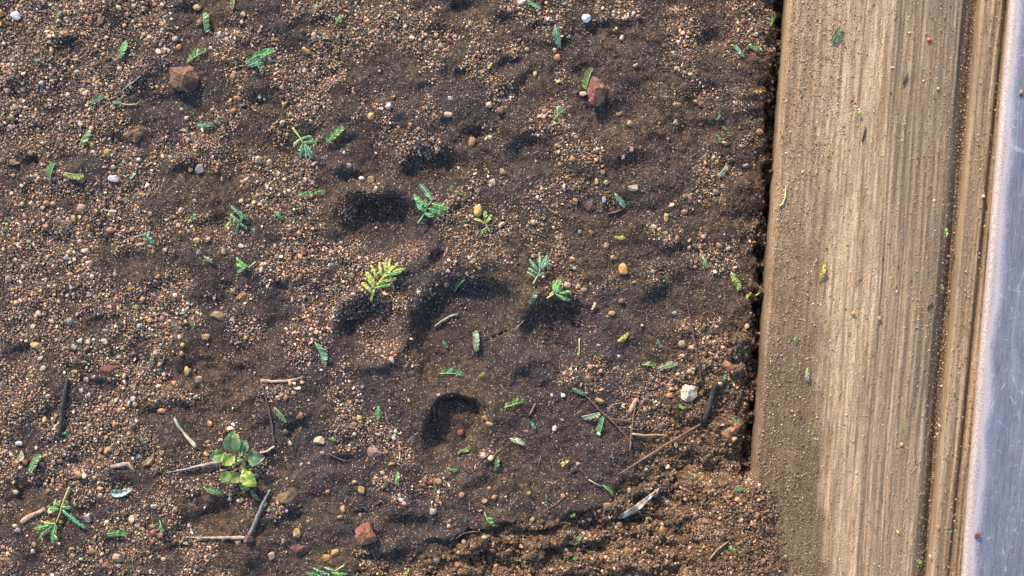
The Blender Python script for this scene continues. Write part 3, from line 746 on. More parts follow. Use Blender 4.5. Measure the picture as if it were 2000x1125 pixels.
def stone(name, u, v, w, h, col, kind='ang', rot=None, bury=0.3, hfac=0.75, label=None, cat='pebble', group=None, mat=None, col2=None, seed=0, mix=0.0, lift=0.0):
    P, F = get_shape(kind, seed % (9 if kind != 'rock' else 40))
    P = P.copy()
    a = rnd.uniform(0, 6.28)
    if kind == 'rock': a = 0.0
    # spin the shape about a random axis so each stone shows another face, then fit it to its measured size
    ax = Vector((rnd.gauss(0, 1), rnd.gauss(0, 1), rnd.gauss(0, 1))).normalized()
    Rm = np.array(Matrix.Rotation(a, 3, ax)); P = P @ Rm.T
    ext = P.max(0) - P.min(0)
    P = (P - (P.max(0) + P.min(0)) / 2) / ext
    hgt = min(w, h) * hfac
    P = P * np.array([w, h, hgt])
    if rot:
        c_, s_ = math.cos(math.radians(rot)), math.sin(math.radians(rot)); P = np.stack([P[:, 0] * c_ - P[:, 1] * s_, P[:, 0] * s_ + P[:, 1] * c_, P[:, 2]], 1)
    if kind == 'rock': bury += 0.1
    z0 = float(hb(u, v)) + hgt * (0.5 - bury) + lift
    base = W(u, v, float(hz(u, v)))
    co = P * S + W(u, v, z0)
    c_ = np.array(col) * rnd.uniform(0.88, 1.1) * (0.72 if kind == 'rock' else 0.85)
    cols = np.tile(c_, (len(P), 1))
    if col2 is not None:
        m = np.clip(0.5 + 3.0 * fbm(P[:, 0] * 1.0 + seed * 31, P[:, 1] * 1.0 + P[:, 2], max(w, h) * 0.3, seed % 9, 4) + mix, 0, 1)[:, None]
        cols = cols * (1 - m) + np.array(col2) * m * (0.72 if kind == 'rock' else 0.85)
    o = mesh_np(name, co, F, mat or (M_rock if kind == 'rock' else M_pebble), cols=cols, smooth=(kind == 'round'), loc=base)
    tag(o, label, cat, group)
    return o

# the stones one notices first
STN = [
 (360,155,60,52,(0.13,0.066,0.048),(0.27,0.145,0.085),'faceted brown rock with a paler top left face near upper left',0,0.22,0.8),
 (261,262,44,36,(0.14,0.085,0.055),(0.28,0.17,0.10),'dull brown clod half sunk in gravel below the faceted brown rock',0,0.45,0.6),
 (1168,180,44,58,(0.38,0.21,0.125),(0.24,0.085,0.065),'red and ochre layered stone with a green sprig against it',0,0.2,0.8),
 (1345,768,34,36,(0.72,0.62,0.50),(0.50,0.38,0.26),'white angular stone, the largest white one, near the plank',0,0.2,0.7),
 (1417,713,40,20,(0.52,0.24,0.10),(0.42,0.19,0.09),'flat elongated orange stone above right of the white angular stone',-18,0.3,0.5),
 (1425,838,46,36,(0.50,0.20,0.08),(0.42,0.26,0.14),'crusty orange clod beside the plank below the white stone',0,0.35,0.6),
 (715,1040,42,44,(0.36,0.155,0.075),(0.26,0.10,0.07),'rusty brown rock standing proud of smooth silt at bottom middle',10,0.2,0.85),
 (560,970,46,32,(0.27,0.17,0.075),(0.15,0.11,0.08),'flat ochre-brown rock set in the soil right of the seedling',15,0.4,0.5),
 (585,1075,42,28,(0.15,0.062,0.05),(0.10,0.05,0.045),'dark maroon rock at the bottom, left of the rusty brown rock',-5,0.35,0.6),
 (733,882,34,25,(0.30,0.13,0.085),(0.42,0.25,0.2),'flat pinkish red rock flake left of the lowest print hollow',8,0.4,0.4),
 (472,580,26,20,(0.40,0.22,0.08),(0.24,0.13,0.06),'ochre-brown pebble left of the yellow-green fern frond',0,0.3,0.7),
 (425,617,28,20,(0.42,0.27,0.17),(0.28,0.16,0.1),'tan blocky pebble down left of the ochre-brown pebble',5,0.3,0.7),
 (1155,400,34,22,(0.12,0.075,0.07),(0.17,0.10,0.085),'brown triangular pebble below the red and ochre stone, mid right',50,0.4,0.5),
 (207,1106,22,22,(0.30,0.13,0.07),(0.22,0.11,0.07),'round red-brown stone at the bottom edge, far left',0,0.3,0.7),
 (1225,1082,30,26,(0.34,0.20,0.09),(0.26,0.14,0.07),'ochre-brown rock embedded in crumbly soil at lower right',0,0.45,0.6),
 (1050,1086,28,24,(0.28,0.16,0.085),(0.22,0.12,0.07),'brown clod in crumbly soil near the bottom middle',0,0.45,0.6),
 (215,721,38,16,(0.28,0.11,0.08),(0.18,0.085,0.07),'reddish brown flaky clod at left, above the charred twig',8,0.45,0.5),
 (1346,388,19,23,(0.23,0.115,0.085),(0.30,0.16,0.11),'rounded red-brown stone left of the plank, mid height',0,0.3,0.7),
 (640,1092,20,26,(0.42,0.24,0.09),(0.26,0.14,0.07),'ochre clod just above the bundled green frond',30,0.35,0.6),
 (654,1080,15,20,(0.62,0.38,0.14),(0.5,0.3,0.12),'bright yellow-ochre chip just above the bundled green frond',-40,0.25,0.6),
]
for i, (u, v, w, h, c1, c2, lab, rot, bury, hf) in enumerate(STN):
    stone('rock' if w > 27 else 'stone', u, v, w, h, c1, 'rock', rot, bury, hf, lab, 'rock' if w > 27 else 'stone', None, M_rock, c2, seed=i, mix=-0.1)
stone('pebble', 934, 412, 17, 23, COL['yellow'], 'round', 0, 0.2, 0.8, 'smooth rounded orange pebble with a faint brown stain, by a small frond', 'pebble', None, None, (0.55,0.26,0.07), 2)
stone('pebble', 899, 848, 13, 13, COL['red'], 'ang', 20, 0.15, 0.9, 'small red stone lying alone in the lowest print hollow', 'pebble', None, None, None, 4)
stone('pebble', 33, 32, 20, 18, (0.85,0.84,0.8), 'ang', 0, 0.2, 0.8, 'white pebble in the top left corner', 'pebble', None, None, None, 1)
stone('pebble', 1145, 36, 18, 17, (0.88,0.88,0.88), 'round', 0, 0.15, 0.9, 'bright white pebble near the top, up left of the red stone', 'pebble', None, None, None, 1)
stone('pebble', 1217, 525, 18, 23, (0.55,0.28,0.08), 'ang', 0, 0.25, 0.6, 'ochre triangular pebble alone on smooth soil at mid right', 'pebble', None, None, None, 3)

PB = """3,28,16,y;220,349,22,w,14;170,1012,16,g,19;230,1090,24,t,18;597,99,17,y,15;725,228,15,y,14;718,43,11,y;620,16,14,t;1172,783,21,o,13;1185,990,18,n,15;
855,940,16,n,13;846,998,14,c,13;706,957,14,o,17;670,993,10,n,14;665,1009,11,n,8;581,1040,15,y,20;532,1085,14,t,18;747,923,10,y,7;765,905,14,n,10;783,977,11,w,8;780,968,8,c;
902,966,12,n;922,277,15,n,20;505,312,14,c;527,317,12,c;552,240,12,c;607,236,9,y;682,323,11,g;705,348,12,w,10;724,350,15,o;962,357,14,c;983,335,13,o;955,206,12,c;977,217,14,b;
876,225,18,c,11;880,193,10,w,8;760,208,12,w,14;384,14,16,y,12;280,16,13,y,9;178,42,10,r;196,40,14,n,18;430,68,13,g,14;349,92,11,n,13;343,76,11,c;280,67,9,c;294,74,9,c;
235,136,10,c;185,157,9,y,11;191,162,9,y;35,178,9,c;45,174,10,p;13,177,12,t;30,209,12,c;22,228,11,t;217,171,11,g;167,183,9,c;83,163,9,w;450,196,7,y,10;364,231,9,c;355,214,9,t;
179,284,11,o,12;209,298,12,y,15;28,316,20,t,14;131,345,13,t,14;162,353,12,d;42,363,9,c;333,308,9,c;390,330,17,g,19;372,331,9,y;271,312,8,w;455,218,13,n;415,215,9,n;440,117,14,r,12;
390,43,11,n;477,30,10,p;59,397,12,c;43,399,9,c;103,398,11,n;90,397,12,o;160,405,19,p,14;158,416,16,b;222,404,9,r;219,414,19,c,9;295,418,8,c;380,392,10,c,7;215,449,17,n,12;155,472,10,p;
241,452,9,n,11;143,494,9,c;133,492,9,c;128,505,12,l,10;178,516,12,b,16;180,540,9,w;310,540,10,o;224,536,8,c;17,545,14,t;385,470,14,y,12;323,488,10,t,8;390,492,11,g;471,480,13,w,9;
437,492,10,t,14;230,585,12,r,10;278,585,12,o;293,625,12,y,10;317,622,10,p;137,628,14,g;205,646,12,l,7;158,665,10,w;146,678,12,g;174,668,10,c;208,668,9,y;352,658,8,c,10;330,651,14,o,7;
403,658,17,o,12;71,675,21,y,14;358,674,9,y;356,690,10,n;316,674,8,l;78,612,12,c;73,618,9,y;388,742,16,t;87,720,12,c;168,742,9,p,12;453,568,9,g;479,660,8,y;453,624,8,w;365,725,12,y,20;
98,773,12,t,9;173,771,9,w;159,763,8,w;235,802,15,n,11;316,803,18,n,11;260,779,10,w;211,878,16,y,12;198,893,16,y,14;37,866,14,w,9;116,900,13,n,10;104,903,10,p;88,890,10,y,8;50,902,12,r;
28,962,12,c,9;93,960,11,b;196,968,10,c;196,953,13,y,11;154,927,17,o;186,933,10,p;431,860,12,c,9;410,827,12,n,10;370,952,12,t,8;301,989,14,c,9;297,1028,11,y,8;322,994,7,y,9;
256,1015,13,c,15;296,1041,15,r,11;313,1046,13,b,12;31,1027,13,c,8;35,1035,13,g,10;83,995,9,n;139,1073,14,o,8;68,1063,10,t;65,1076,9,c;177,1078,20,o,13;318,1093,11,c,9;466,1057,14,o;
449,974,9,c;382,979,10,k,13;118,1020,8,y;104,1017,8,r;145,985,7,c;623,860,22,c,16;543,777,12,t,10;559,777,10,n;587,811,15,b,14;559,843,15,k,13;692,848,9,c,8;567,865,10,c,12;
702,816,13,y,11;704,824,11,o;771,850,8,c,6;630,885,11,t,9;589,907,7,c;799,782,6,y,8;693,941,12,t,7;640,960,10,n,8;603,1017,10,n,6;554,1056,8,t,11;877,1027,8,c;906,1057,9,c,10;
948,816,18,y,9;956,828,16,o,10;947,880,6,n,8;955,954,8,y;965,971,11,n;947,978,12,n,9;830,940,9,r;825,948,14,b,9;852,1095,14,p,8;895,1105,15,n,13;968,1109,11,n;
1018,5,14,w,11;995,20,10,t;1029,97,10,t;1083,98,8,c,10;1089,112,12,n,15;1045,146,8,y,12;1215,72,9,c,12;1014,78,8,n;1241,128,10,t,9;1322,134,12,c,8;1347,146,10,c,8;1337,142,8,t;
1360,198,11,n,9;1370,203,12,b;1436,203,8,p;1321,205,18,o,9;1475,181,12,y,8;1210,222,12,o,8;1230,241,13,y,12;1319,239,9,c,12;1091,212,10,w;1077,195,8,r;1110,209,7,l;1139,183,15,c,10;
1088,285,12,n,9;1118,311,13,n;1093,321,9,n;1177,337,10,t;1233,292,8,p,12;1217,307,7,w,9;1165,354,8,y,13;1183,357,10,c;1236,367,20,c,13;1400,316,7,y,8;1415,280,18,o,9;1447,286,11,p,7;
1484,257,16,n,13;1457,323,14,t,10;1304,271,7,n;1124,393,11,o,14;1180,390,9,l,14;1040,434,11,c;1133,453,9,g;1155,453,11,r,9;1088,465,9,c;1277,444,13,c,11;1301,425,9,y,18;
1337,414,12,o,10;1299,456,9,y;1299,471,10,t,8;1184,480,10,n,13;1197,503,9,y;1358,482,15,k,14;1347,483,8,t,10;1406,479,13,n,11;1239,551,11,n,6;1215,588,14,b,11;1274,531,8,c,6;
1318,612,12,l,9;1254,636,7,c;1209,696,7,w;1195,612,14,n,11;1332,672,17,t,15;1350,680,13,o,12;1333,695,11,t,9;1153,716,13,n,11;1173,724,9,n;1148,740,15,b;1345,726,9,y;1354,728,8,y;
1140,566,13,t,9;1108,557,15,p,12;1078,772,7,w;1100,772,9,w,8;1083,837,9,w,12;1027,843,12,r,6;1129,907,8,c;1308,772,18,n,11;1259,800,10,o;1262,916,9,c;1328,912,11,n,9;1100,969,10,n,9;
1230,960,9,t,13;1040,1015,10,o,12;1211,1030,17,b;1295,1037,13,o,18;1475,971,7,c;1305,982,12,w,5;1375,1015,12,n,9;592,490,15,r,17;611,490,8,r;513,482,13,o,11;563,426,14,o,8;545,397,11,t,9;
958,389,12,c,10;990,417,13,g,12;895,490,12,c,9;570,535,8,r;948,594,8,l;937,618,8,n,10;984,570,13,y,14;994,578,14,c,10;998,592,12,p,8;610,638,11,n,12;633,658,12,t;597,660,8,c;
668,658,8,c;665,679,10,c;790,680,13,p,14;779,728,9,c,7;843,642,10,l;870,633,6,w;605,720,12,p,7;737,623,10,l;718,624,9,g;860,568,8,w;1270,7,12,b,10;1355,1095,12,o"""
CN = dict(y='yellow', w='white', c='cream', t='tan', o='ochre', n='orange', r='red', b='redbrown', g='grey', l='blue', p='pink', k='dark', d='redbrown')
CW = dict(yellow='yellow', white='white', cream='cream', tan='tan', ochre='ochre', orange='orange-brown', red='dull red', redbrown='reddish brown', grey='grey', blue='bluish grey', pink='pinkish', dark='blackish')
npb = 0
for e in PB.replace('\n', '').split(';'):
    if npb >= 290: break
    a = e.split(','); u, v, w = float(a[0]), float(a[1]), float(a[2]); h = float(a[4]) if len(a) > 4 else w
    cn = CN[a[3]]; sz = 'big' if max(w, h) >= 16 else 'medium' if max(w, h) >= 11 else 'small'
    rd = rnd.random() < 0.18
    asp = 'long ' if max(w, h) / min(w, h) > 1.45 else ('rounded ' if rd else 'angular ')
    lab = describe(f"{sz} {CW[cn]} {asp}pebble", u, v)
    cc = np.array(COL[cn]) * 0.68 + np.array((0.27, 0.185, 0.13)) * 0.32
    stone('pebble', u, v, w, h, cc, 'round' if rd else 'ang', None, rnd.uniform(0.28, 0.48), rnd.uniform(0.65, 0.9), lab, 'pebble', 'pebbles strewn over the soil', None, cc * rnd.uniform(0.55, 0.9), seed=npb)
    npb += 1

# ------------------------------------------------------------------ leaves
GREEN = dict(g=(0.15, 0.37, 0.13), t=(0.12, 0.33, 0.19), d=(0.06, 0.20, 0.10), y=(0.42, 0.50, 0.10), p=(0.30, 0.40, 0.24), l=(0.20, 0.42, 0.09), w=(0.42, 0.50, 0.42))
for _k in GREEN: GREEN[_k] = tuple(0.86 * x + 0.14 * y for x, y in zip(GREEN[_k], (0.16, 0.20, 0.10)))
GW = dict(g='green', t='bluish green', d='dark green', y='yellow-green', p='pale green', l='bright green', w='whitish green')
def pinna_geo(base, tip, width, col, bend=0.0, n=None, fold=0, lift=3.0, seed=0, tilt=None, hf=None, zadd=0.0):
    """feather-like row of leaflets; returns leaflets (co, faces, cols) and midrib centre line"""
    r_ = random.Random(seed * 7 + 3)
    bx, by = base; tx, ty = tip
    L = math.hypot(tx - bx, ty - by); ax, ay = (tx - bx) / L, (ty - by) / L; nx, ny = -ay, ax
    n = n or max(4, int(L / 2.9))
    co, F, cl = [], [], []
    hf = hf or hb
    def axis_pt(t):
        b = bend * math.sin(math.pi * t)
        return bx + ax * L * t + nx * b, by + ay * L * t + ny * b
    def zat(px, py, t): return float(hf(px, py)) + lift + 3.0 * math.sin(math.pi * t) + zadd
    rib = []
    for i in range(8):
        t = i / 7; px, py = axis_pt(t); rib.append((px, py, zat(px, py, t) + 0.3))
    sides = (-1, 1) if fold == 0 else (fold,)
    for k in range(n):
        t = (k + 0.5) / n
        env = math.sin(math.pi * min(1, 0.16 + 0.80 * t)) ** 0.45
        for sd in sides:
            px, py = axis_pt(t * 0.94 + 0.02)
            z0 = zat(px, py, t)
            ll = (width / 2 if fold == 0 else width * 0.85) * env * r_.uniform(0.88, 1.12)
            ang = math.radians(r_.uniform(44, 62)); lw = L / n * 0.60 * r_.uniform(0.85, 1.05)
            dx, dy = ax * math.cos(ang) + nx * sd * math.sin(ang), ay * math.cos(ang) + ny * sd * math.sin(ang)
            ex, ey = -dy, dx
            up = r_.uniform(-0.25, 0.35) * ll * (0.6 if fold == 0 else 0.8); roll = r_.uniform(-0.5, 0.9) * lw * sd
            i0 = len(co)
            shp = [(0, 0.30), (0.25, 0.85), (0.6, 1.0), (0.88, 0.62), (1.0, 0.0)]
            c_ = np.array(col) * r_.uniform(0.72, 1.28)
            if r_.random() < 0.08: c_ = np.array((0.24, 0.17, 0.07))
            for (q_, wq) in shp:
                for s2 in ((-1, 1) if wq > 0 else (0,)):
                    x = px + dx * ll * q_ + ex * lw * wq * s2; y = py + dy * ll * q_ + ey * lw * wq * s2
                    z = z0 + up * q_ * q_ + roll * s2 * wq
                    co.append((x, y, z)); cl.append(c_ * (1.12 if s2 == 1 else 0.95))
            F += [[i0, i0+2, i0+3, i0+1], [i0+2, i0+4, i0+5, i0+3], [i0+4, i0+6, i0+7, i0+5], [i0+6, i0+8, i0+7]]
    return co, F, cl, rib
def tube(path, radii, sides=6, flat=1.0, cap=True):
    """path list of (u, v, z) in ground steps"""
    P = np.array(path, float); n = len(P); co = []
    for i in range(n):
        t = P[min(i + 1, n - 1)] - P[max(i - 1, 0)]; t /= (np.linalg.norm(t) + 1e-9)
        a = np.cross(t, (0, 0, 1.0)); a /= (np.linalg.norm(a) + 1e-9); b = np.cross(a, t)
        for k in range(sides):
            th = 2 * math.pi * k / sides
            co.append(P[i] + radii[i] * (a * math.cos(th) + b * math.sin(th) * flat))
    F = []
    for i in range(n - 1):
        for k in range(sides):
            k2 = (k + 1) % sides
            F.append([i * sides + k, i * sides + k2, (i + 1) * sides + k2, (i + 1) * sides + k])
    if cap: F += [list(range(sides))[::-1], [(n - 1) * sides + k for k in range(sides)]]
    return co, F
def toW(co, top=False):
    a = np.array(co, float)
    return (Wtop if top else W)(a[:, 0], a[:, 1], a[:, 2])
def onwood(u, v): return u > float(edgeA(v)) + 4
def hf_for(u, v):
    if not onwood(u, v): return hb, False
    return (lambda a, b: ZA + 2.0 if a < edgeB(b) else ZA + 5.0), True

def leaflet_frag(u, v, L, ang, colk, width=None, fold=0, bend=None, lab=None, stalk=None, cat='leaf', desc=None):
    """one fallen feathery leaf piece: leaflets as the body, its midrib as a part"""
    global nfrag
    nfrag += 1
    L *= 1.1
    a = math.radians(ang); dx, dy = math.cos(a) * L / 2, -math.sin(a) * L / 2
    width = width or max(7.5, min(17, L * 0.42))
    bend = rnd.uniform(-0.07, 0.07) * L if bend is None else bend
    fold = fold or (rnd.choice([0, 0, 1, -1]))
    hf, top = hf_for(u, v)
    c_ = np.array(GREEN[colk]) * rnd.uniform(0.75, 1.15)
    c_ = c_ * np.array([rnd.uniform(0.85, 1.5), 1.0, rnd.uniform(0.7, 1.1)])
    co, F, cl, rib = pinna_geo((u - dx, v - dy), (u + dx, v + dy), width, c_, bend, None, fold, 4.0 if not top else 1.5, nfrag, hf=hf)
    loc = toW([(u, v, float(hf(u, v)))], top)[0]
    big = L >= 22
    nm = 'fern_leaf_piece' if big else 'leaf_scrap'
    if lab is None:
        sz = 'long' if L >= 40 else 'medium' if L >= 26 else 'short' if L >= 15 else 'tiny'
        lean = 'upright' if 60 < (ang % 180) < 120 else 'level' if (ang % 180) < 22 or (ang % 180) > 158 else 'slanting'
        if top: lab = describe_wood(f"{sz} {GW[colk]} {'leaf piece' if big else 'leaf scrap'}", u, v)
        else: lab = describe(f"{sz} {lean} {GW[colk]} {'leaf piece' if big else 'leaf scrap'}", u, v)
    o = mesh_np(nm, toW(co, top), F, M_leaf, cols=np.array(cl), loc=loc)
    tag(o, lab, 'leaf', 'feathery leaf pieces fallen on the soil')
    if big:
        rc, rf = tube(rib, [0.9 - 0.5 * i / 7 for i in range(8)], 5)
        mesh_np('midrib', toW(rc, top), rf, M_stem, cols=np.clip(c_ * 1.25 + 0.05, 0, 1), loc=loc, parent=o)
    if stalk:
        pts = [(x, y, float(hf(x, y)) + 3.5) for x, y in stalk]
        sc_, sf = tube(pts, [1.1] * len(pts), 5)
        mesh_np('stalk', toW(sc_, top), sf, M_stem, cols=np.array((0.36, 0.38, 0.17)), loc=loc, parent=o)
    return o
WN = [0]
def describe_wood(desc, u, v):
    vert = 'near the top' if v < 250 else 'above mid height' if v < 480 else 'at mid height' if v < 620 else 'below mid height' if v < 850 else 'near the bottom'
    s = (u - edgeA(v)) / (edgeA2(v) - edgeA(v))
    hor = 'left side' if s < 0.33 else 'middle' if s < 0.66 else 'right side' if s < 1 else None
    lab = f"{desc} {vert} on the wide plank {hor}" if hor else f"{desc} {vert} on the narrow board"
    if lab in USED: lab = lab.replace('leaf scrap', 'pointed leaf scrap').replace('leaf piece', 'pointed leaf piece')
    if lab in USED: lab = 'lower ' + lab.replace(' pointed', '')
    return lab
nfrag = 0
FR = [(459,8,26,85,'g'),(400,45,36,95,'g'),(240,98,34,68,'g'),(385,112,42,28,'g'),(193,195,28,33,'t'),(230,201,16,10,'t'),(115,30,15,60,'g'),(76,117,9,0,'t'),
 (165,270,34,60,'g'),(105,337,37,76,'t'),(148,339,33,-4,'y'),(400,243,27,8,'t'),(425,237,12,70,'t'),(258,342,18,50,'w'),
 (661,39,20,62,'l'),(655,264,42,40,'l'),(954,131,10,60,'l'),(545,421,20,-50,'t'),(596,379,26,12,'g'),(624,375,22,12,'g'),(881,366,11,50,'t'),
 (1043,8,25,-20,'g'),(1088,70,40,-80,'t'),(1151,155,42,72,'g'),(1093,225,28,42,'g'),(1202,57,9,60,'p'),(1443,100,22,-55,'t'),(1474,93,26,-20,'g'),
 (1400,230,12,50,'d'),(1413,247,10,-30,'g'),(1403,272,16,-75,'t'),(1409,333,25,52,'p'),(1521,33,40,48,'g'),(1530,82,13,10,'d'),
 (377,425,10,-60,'t'),(410,507,20,-35,'p'),(344,636,18,-40,'t'),(300,650,12,-20,'t'),(297,706,20,75,'t'),(168,708,14,-35,'t'),(180,735,10,30,'t'),(375,635,12,-75,'t'),
 (11,447,12,0,'t'),(57,470,8,30,'t'),(265,599,11,0,'y'),(360,608,11,30,'t'),(61,734,12,5,'y'),(231,700,14,10,'w'),(462,672,9,30,'w'),
 (624,691,44,-70,'t'),(898,558,30,48,'d'),(930,667,38,90,'p'),(868,672,16,-65,'t'),(881,733,42,-5,'g'),(940,733,12,22,'y'),
 (1210,392,30,-52,'t'),(1211,464,20,-5,'y'),(1038,581,27,65,'d'),(1377,512,22,-70,'g'),(1301,543,16,-85,'d'),(1436,549,36,-66,'l'),(1463,580,18,45,'y'),
 (1157,597,16,70,'w'),(1217,659,24,38,'y'),(1289,668,18,-60,'t'),(1375,637,10,85,'g'),(1266,714,24,-8,'g'),(1303,715,36,14,'p'),(1410,738,16,60,'d'),
 (70,905,38,58,'g'),(283,862,20,-60,'d'),(230,1042,36,0,'g'),(318,1027,22,-65,'g'),(417,955,32,-14,'g'),(499,966,24,-55,'d'),(243,1120,10,80,'y'),(127,847,10,0,'t'),
 (549,808,32,-46,'g'),(739,807,26,84,'g'),(649,857,14,-20,'l'),(906,878,24,32,'l'),(884,916,20,-8,'g'),(777,932,22,82,'g'),(970,905,26,80,'d'),(955,1012,28,-58,'g'),
 (795,1117,16,60,'y'),(882,1054,8,20,'t'),(910,1008,8,-50,'d'),(521,986,12,60,'g'),(1003,790,34,18,'l'),
 (1042,828,18,-60,'t'),(1153,809,32,14,'p'),(1175,831,32,74,'g'),(1329,790,14,-30,'l'),(1440,822,22,-32,'t'),(1010,862,28,-20,'w'),(1103,905,16,40,'y'),(1186,957,22,-48,'g'),
 (1032,962,8,90,'y'),(1065,968,10,-75,'d'),(1118,1005,11,30,'l'),(1130,1056,22,55,'g'),(1253,990,12,20,'d'),(1262,1017,8,85,'g'),(1345,930,14,-50,'d'),(1437,950,18,0,'g'),
 (1423,1065,14,-30,'g'),(1123,1090,12,20,'t'),(1128,764,22,-30,'d'),
 (1634,68,32,58,'d'),(1675,221,16,82,'l'),(1606,531,26,75,'y'),(1550,666,13,20,'l'),(1578,732,24,-86,'p'),(1847,455,18,84,'l'),(1852,502,8,-30,'l'),(1840,560,10,-70,'l'),
 (1865,768,10,-50,'g'),(1853,1037,10,-40,'l'),(1795,1097,11,-30,'y'),(1533,1087,8,70,'p')]
STALK = {(230,201): [(236,203),(252,205),(266,204),(272,199)], (1186,957): [(1176,950),(1162,944),(1150,937)], (1443,100): [(1437,94),(1427,88)],
         (377,425): [(374,428),(368,436)], (906,878): [(898,884),(894,890)]}
for f in FR:
    leaflet_frag(f[0], f[1], f[2], f[3], f[4], stalk=STALK.get((f[0], f[1])))

# whole or broken fronds: a stem with several feathery branches
def frond(label, stem, pins, colk, scol, rad=1.9, lift=4.5, name='fern_frond', raise_=0.0, fold=0):
    su, sv = stem[0]
    root = empty(name, W(su, sv, float(hz(su, sv))))
    tag(root, label, 'leaf')
    n = len(stem)
    # resample the stem
    pts = []
    for i in range(n - 1):
        for k in range(4):
            t = k / 4; pts.append((stem[i][0] * (1 - t) + stem[i + 1][0] * t, stem[i][1] * (1 - t) + stem[i + 1][1] * t))
    pts.append(stem[-1])
    m = len(pts)
    base = max(float(hb(*p)) for p in pts)
    path = [(p[0], p[1], 0.5 * float(hb(*p)) + 0.5 * base + lift + raise_ * i / m) for i, p in enumerate(pts)]
    sc_, sf = tube(path, [rad * (1 - 0.5 * i / m) for i in range(m)], 7)
    mesh_np('stem', toW(sc_), sf, M_stem, cols=np.array(scol), loc=W(su, sv, float(hz(su, sv))), parent=root)
    for j, p in enumerate(pins):
        bx, by, tx, ty, w = p[:5]; ck = p[5] if len(p) > 5 else colk
        fd = p[6] if len(p) > 6 else fold
        L = math.hypot(tx - bx, ty - by)
        co, F, cl, rib = pinna_geo((bx, by), (tx, ty), w, np.array(GREEN[ck]) * rnd.uniform(0.85, 1.18), rnd.uniform(-0.06, 0.06) * L, None, fd, lift + 1.0 + (j % 3) * 1.6, j + int(su), zadd=raise_ * 0.6)
        lc = W(bx, by, float(hb(bx, by)) + lift)
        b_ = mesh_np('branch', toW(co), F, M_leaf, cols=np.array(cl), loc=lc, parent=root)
        rc, rf = tube(rib, [1.0 - 0.5 * i / 7 for i in range(8)], 5)
        mb = mesh_np('midrib', toW(rc), rf, M_stem, cols=np.clip(np.array(GREEN[ck]) * 1.2 + 0.06, 0, 1), loc=lc)
        mb.parent = b_; mb.location = (0, 0, 0)
    return root
def zc(pts, u0, v0, k): return [(u0 + x / k, v0 + y / k) for x, y in pts]
def zp(pins, u0, v0, k): return [(u0 + p[0] / k, v0 + p[1] / k, u0 + p[2] / k, v0 + p[3] / k, p[4] / k) + tuple(p[5:]) for p in pins]
K1 = (640, 360, 3.75)
frond('yellow-green feathery frond, the brightest leaf, above the left print hollow', zc([(318,852),(348,765),(395,700),(450,645),(505,600)], *K1),
      zp([(328,790,255,720,34,'y'),(345,760,285,640,34,'y'),(352,745,300,640,30,'y'),(372,695,320,592,32,'y'),(402,672,384,568,28,'y'),(430,650,428,552,28,'y'),(452,630,458,545,28,'y'),(485,615,516,575,26,'y'),
          (355,758,472,730,32,'l'),(372,722,512,692,36,'y'),(395,705,485,595,36,'y'),(440,665,548,640,34,'l'),(470,645,566,618,34,'y')], *K1), 'y', (0.60,0.58,0.12), 2.3, 6, raise_=8)
K2 = (780, 340, 8.036)
frond('six-branched green frond with a pale stem, left of the orange pebble', zc([(290,775),(350,700),(400,620),(440,520),(510,430)], *K2),
      zp([(400,590,288,465,95,'t'),(440,510,238,340,110,'g'),(540,415,330,155,115,'t'),(405,630,562,650,90,'g'),(460,550,706,622,115,'g'),(515,470,788,552,110,'l')], *K2), 'g', (0.26,0.38,0.12), 1.9, 5, raise_=4)
frond('small spindly yellow-green frond just below the smooth orange pebble', zc([(1425,912),(1385,845),(1350,775),(1335,700)], *K2),
      zp([(1342,705,1352,580,80,'g'),(1335,780,1180,718,55,'y',1),(1368,770,1442,640,50,'y',1),(1372,835,1268,938,52,'l',-1)], *K2), 'l', (0.36,0.42,0.12), 1.2, 4)
K3 = (1000, 480, 8.654)
frond('fan-shaped grey-green frond with a straight stem, right of the main pad', zc([(360,645),(395,570),(440,490),(472,395)], *K3),
      zp([(385,525,248,440,50,'p'),(425,475,268,375,62,'t'),(440,412,296,222,68,'t'),(478,388,455,108,70,'p'),(490,385,600,155,72,'t'),(500,392,640,240,64,'t'),(448,512,546,445,46,'t'),(600,292,672,325,26,'p')], *K3), 'p', (0.33,0.43,0.24), 2.0, 6, raise_=6)
frond('small green frond with a cream stem stub at the right print hollow', zc([(588,885),(650,850),(712,812)], *K3),
      zp([(716,800,694,602,70,'l'),(745,795,765,555,60,'l'),(755,790,830,560,64,'g'),(735,815,860,670,60,'g'),(740,820,985,922,80,'g'),(800,800,992,778,66,'l')], *K3), 'g', (0.52,0.48,0.20), 1.7, 5)
K4 = (550, 230, 9.373)
frond('upside-down green frond with a long yellow stem, upper middle left', zc([(213,190),(280,285),(345,370),(400,475)], *K4),
      zp([(345,400,216,540,72,'p'),(372,388,562,345,62,'g'),(408,466,655,442,86,'g'),(388,482,348,742,86,'t'),(415,490,455,770,70,'t'),(440,488,584,692,70,'t'),(450,482,530,735,64,'g')], *K4), 'g', (0.48,0.50,0.13), 2.0, 5.5, raise_=5)
K5 = (40, 930, 7.5)
frond('broken branching frond with a yellow stem near the bottom left corner', zc([(722,158),(670,290),(622,420),(585,540),(530,680)], *K5),
      zp([(585,430,518,342,80,'l'),(580,475,420,462,100,'l'),(640,430,765,442,66,'g'),(622,490,965,762,84,'t'),(520,690,345,668,66,'y'),(440,715,225,765,90,'l'),(500,705,295,900,92,'g'),(522,700,505,985,96,'g'),(525,850,570,915,50,'p')], *K5), 'g', (0.44,0.44,0.16), 2.1, 5, raise_=2)
K6 = (430, 380, 6.25)
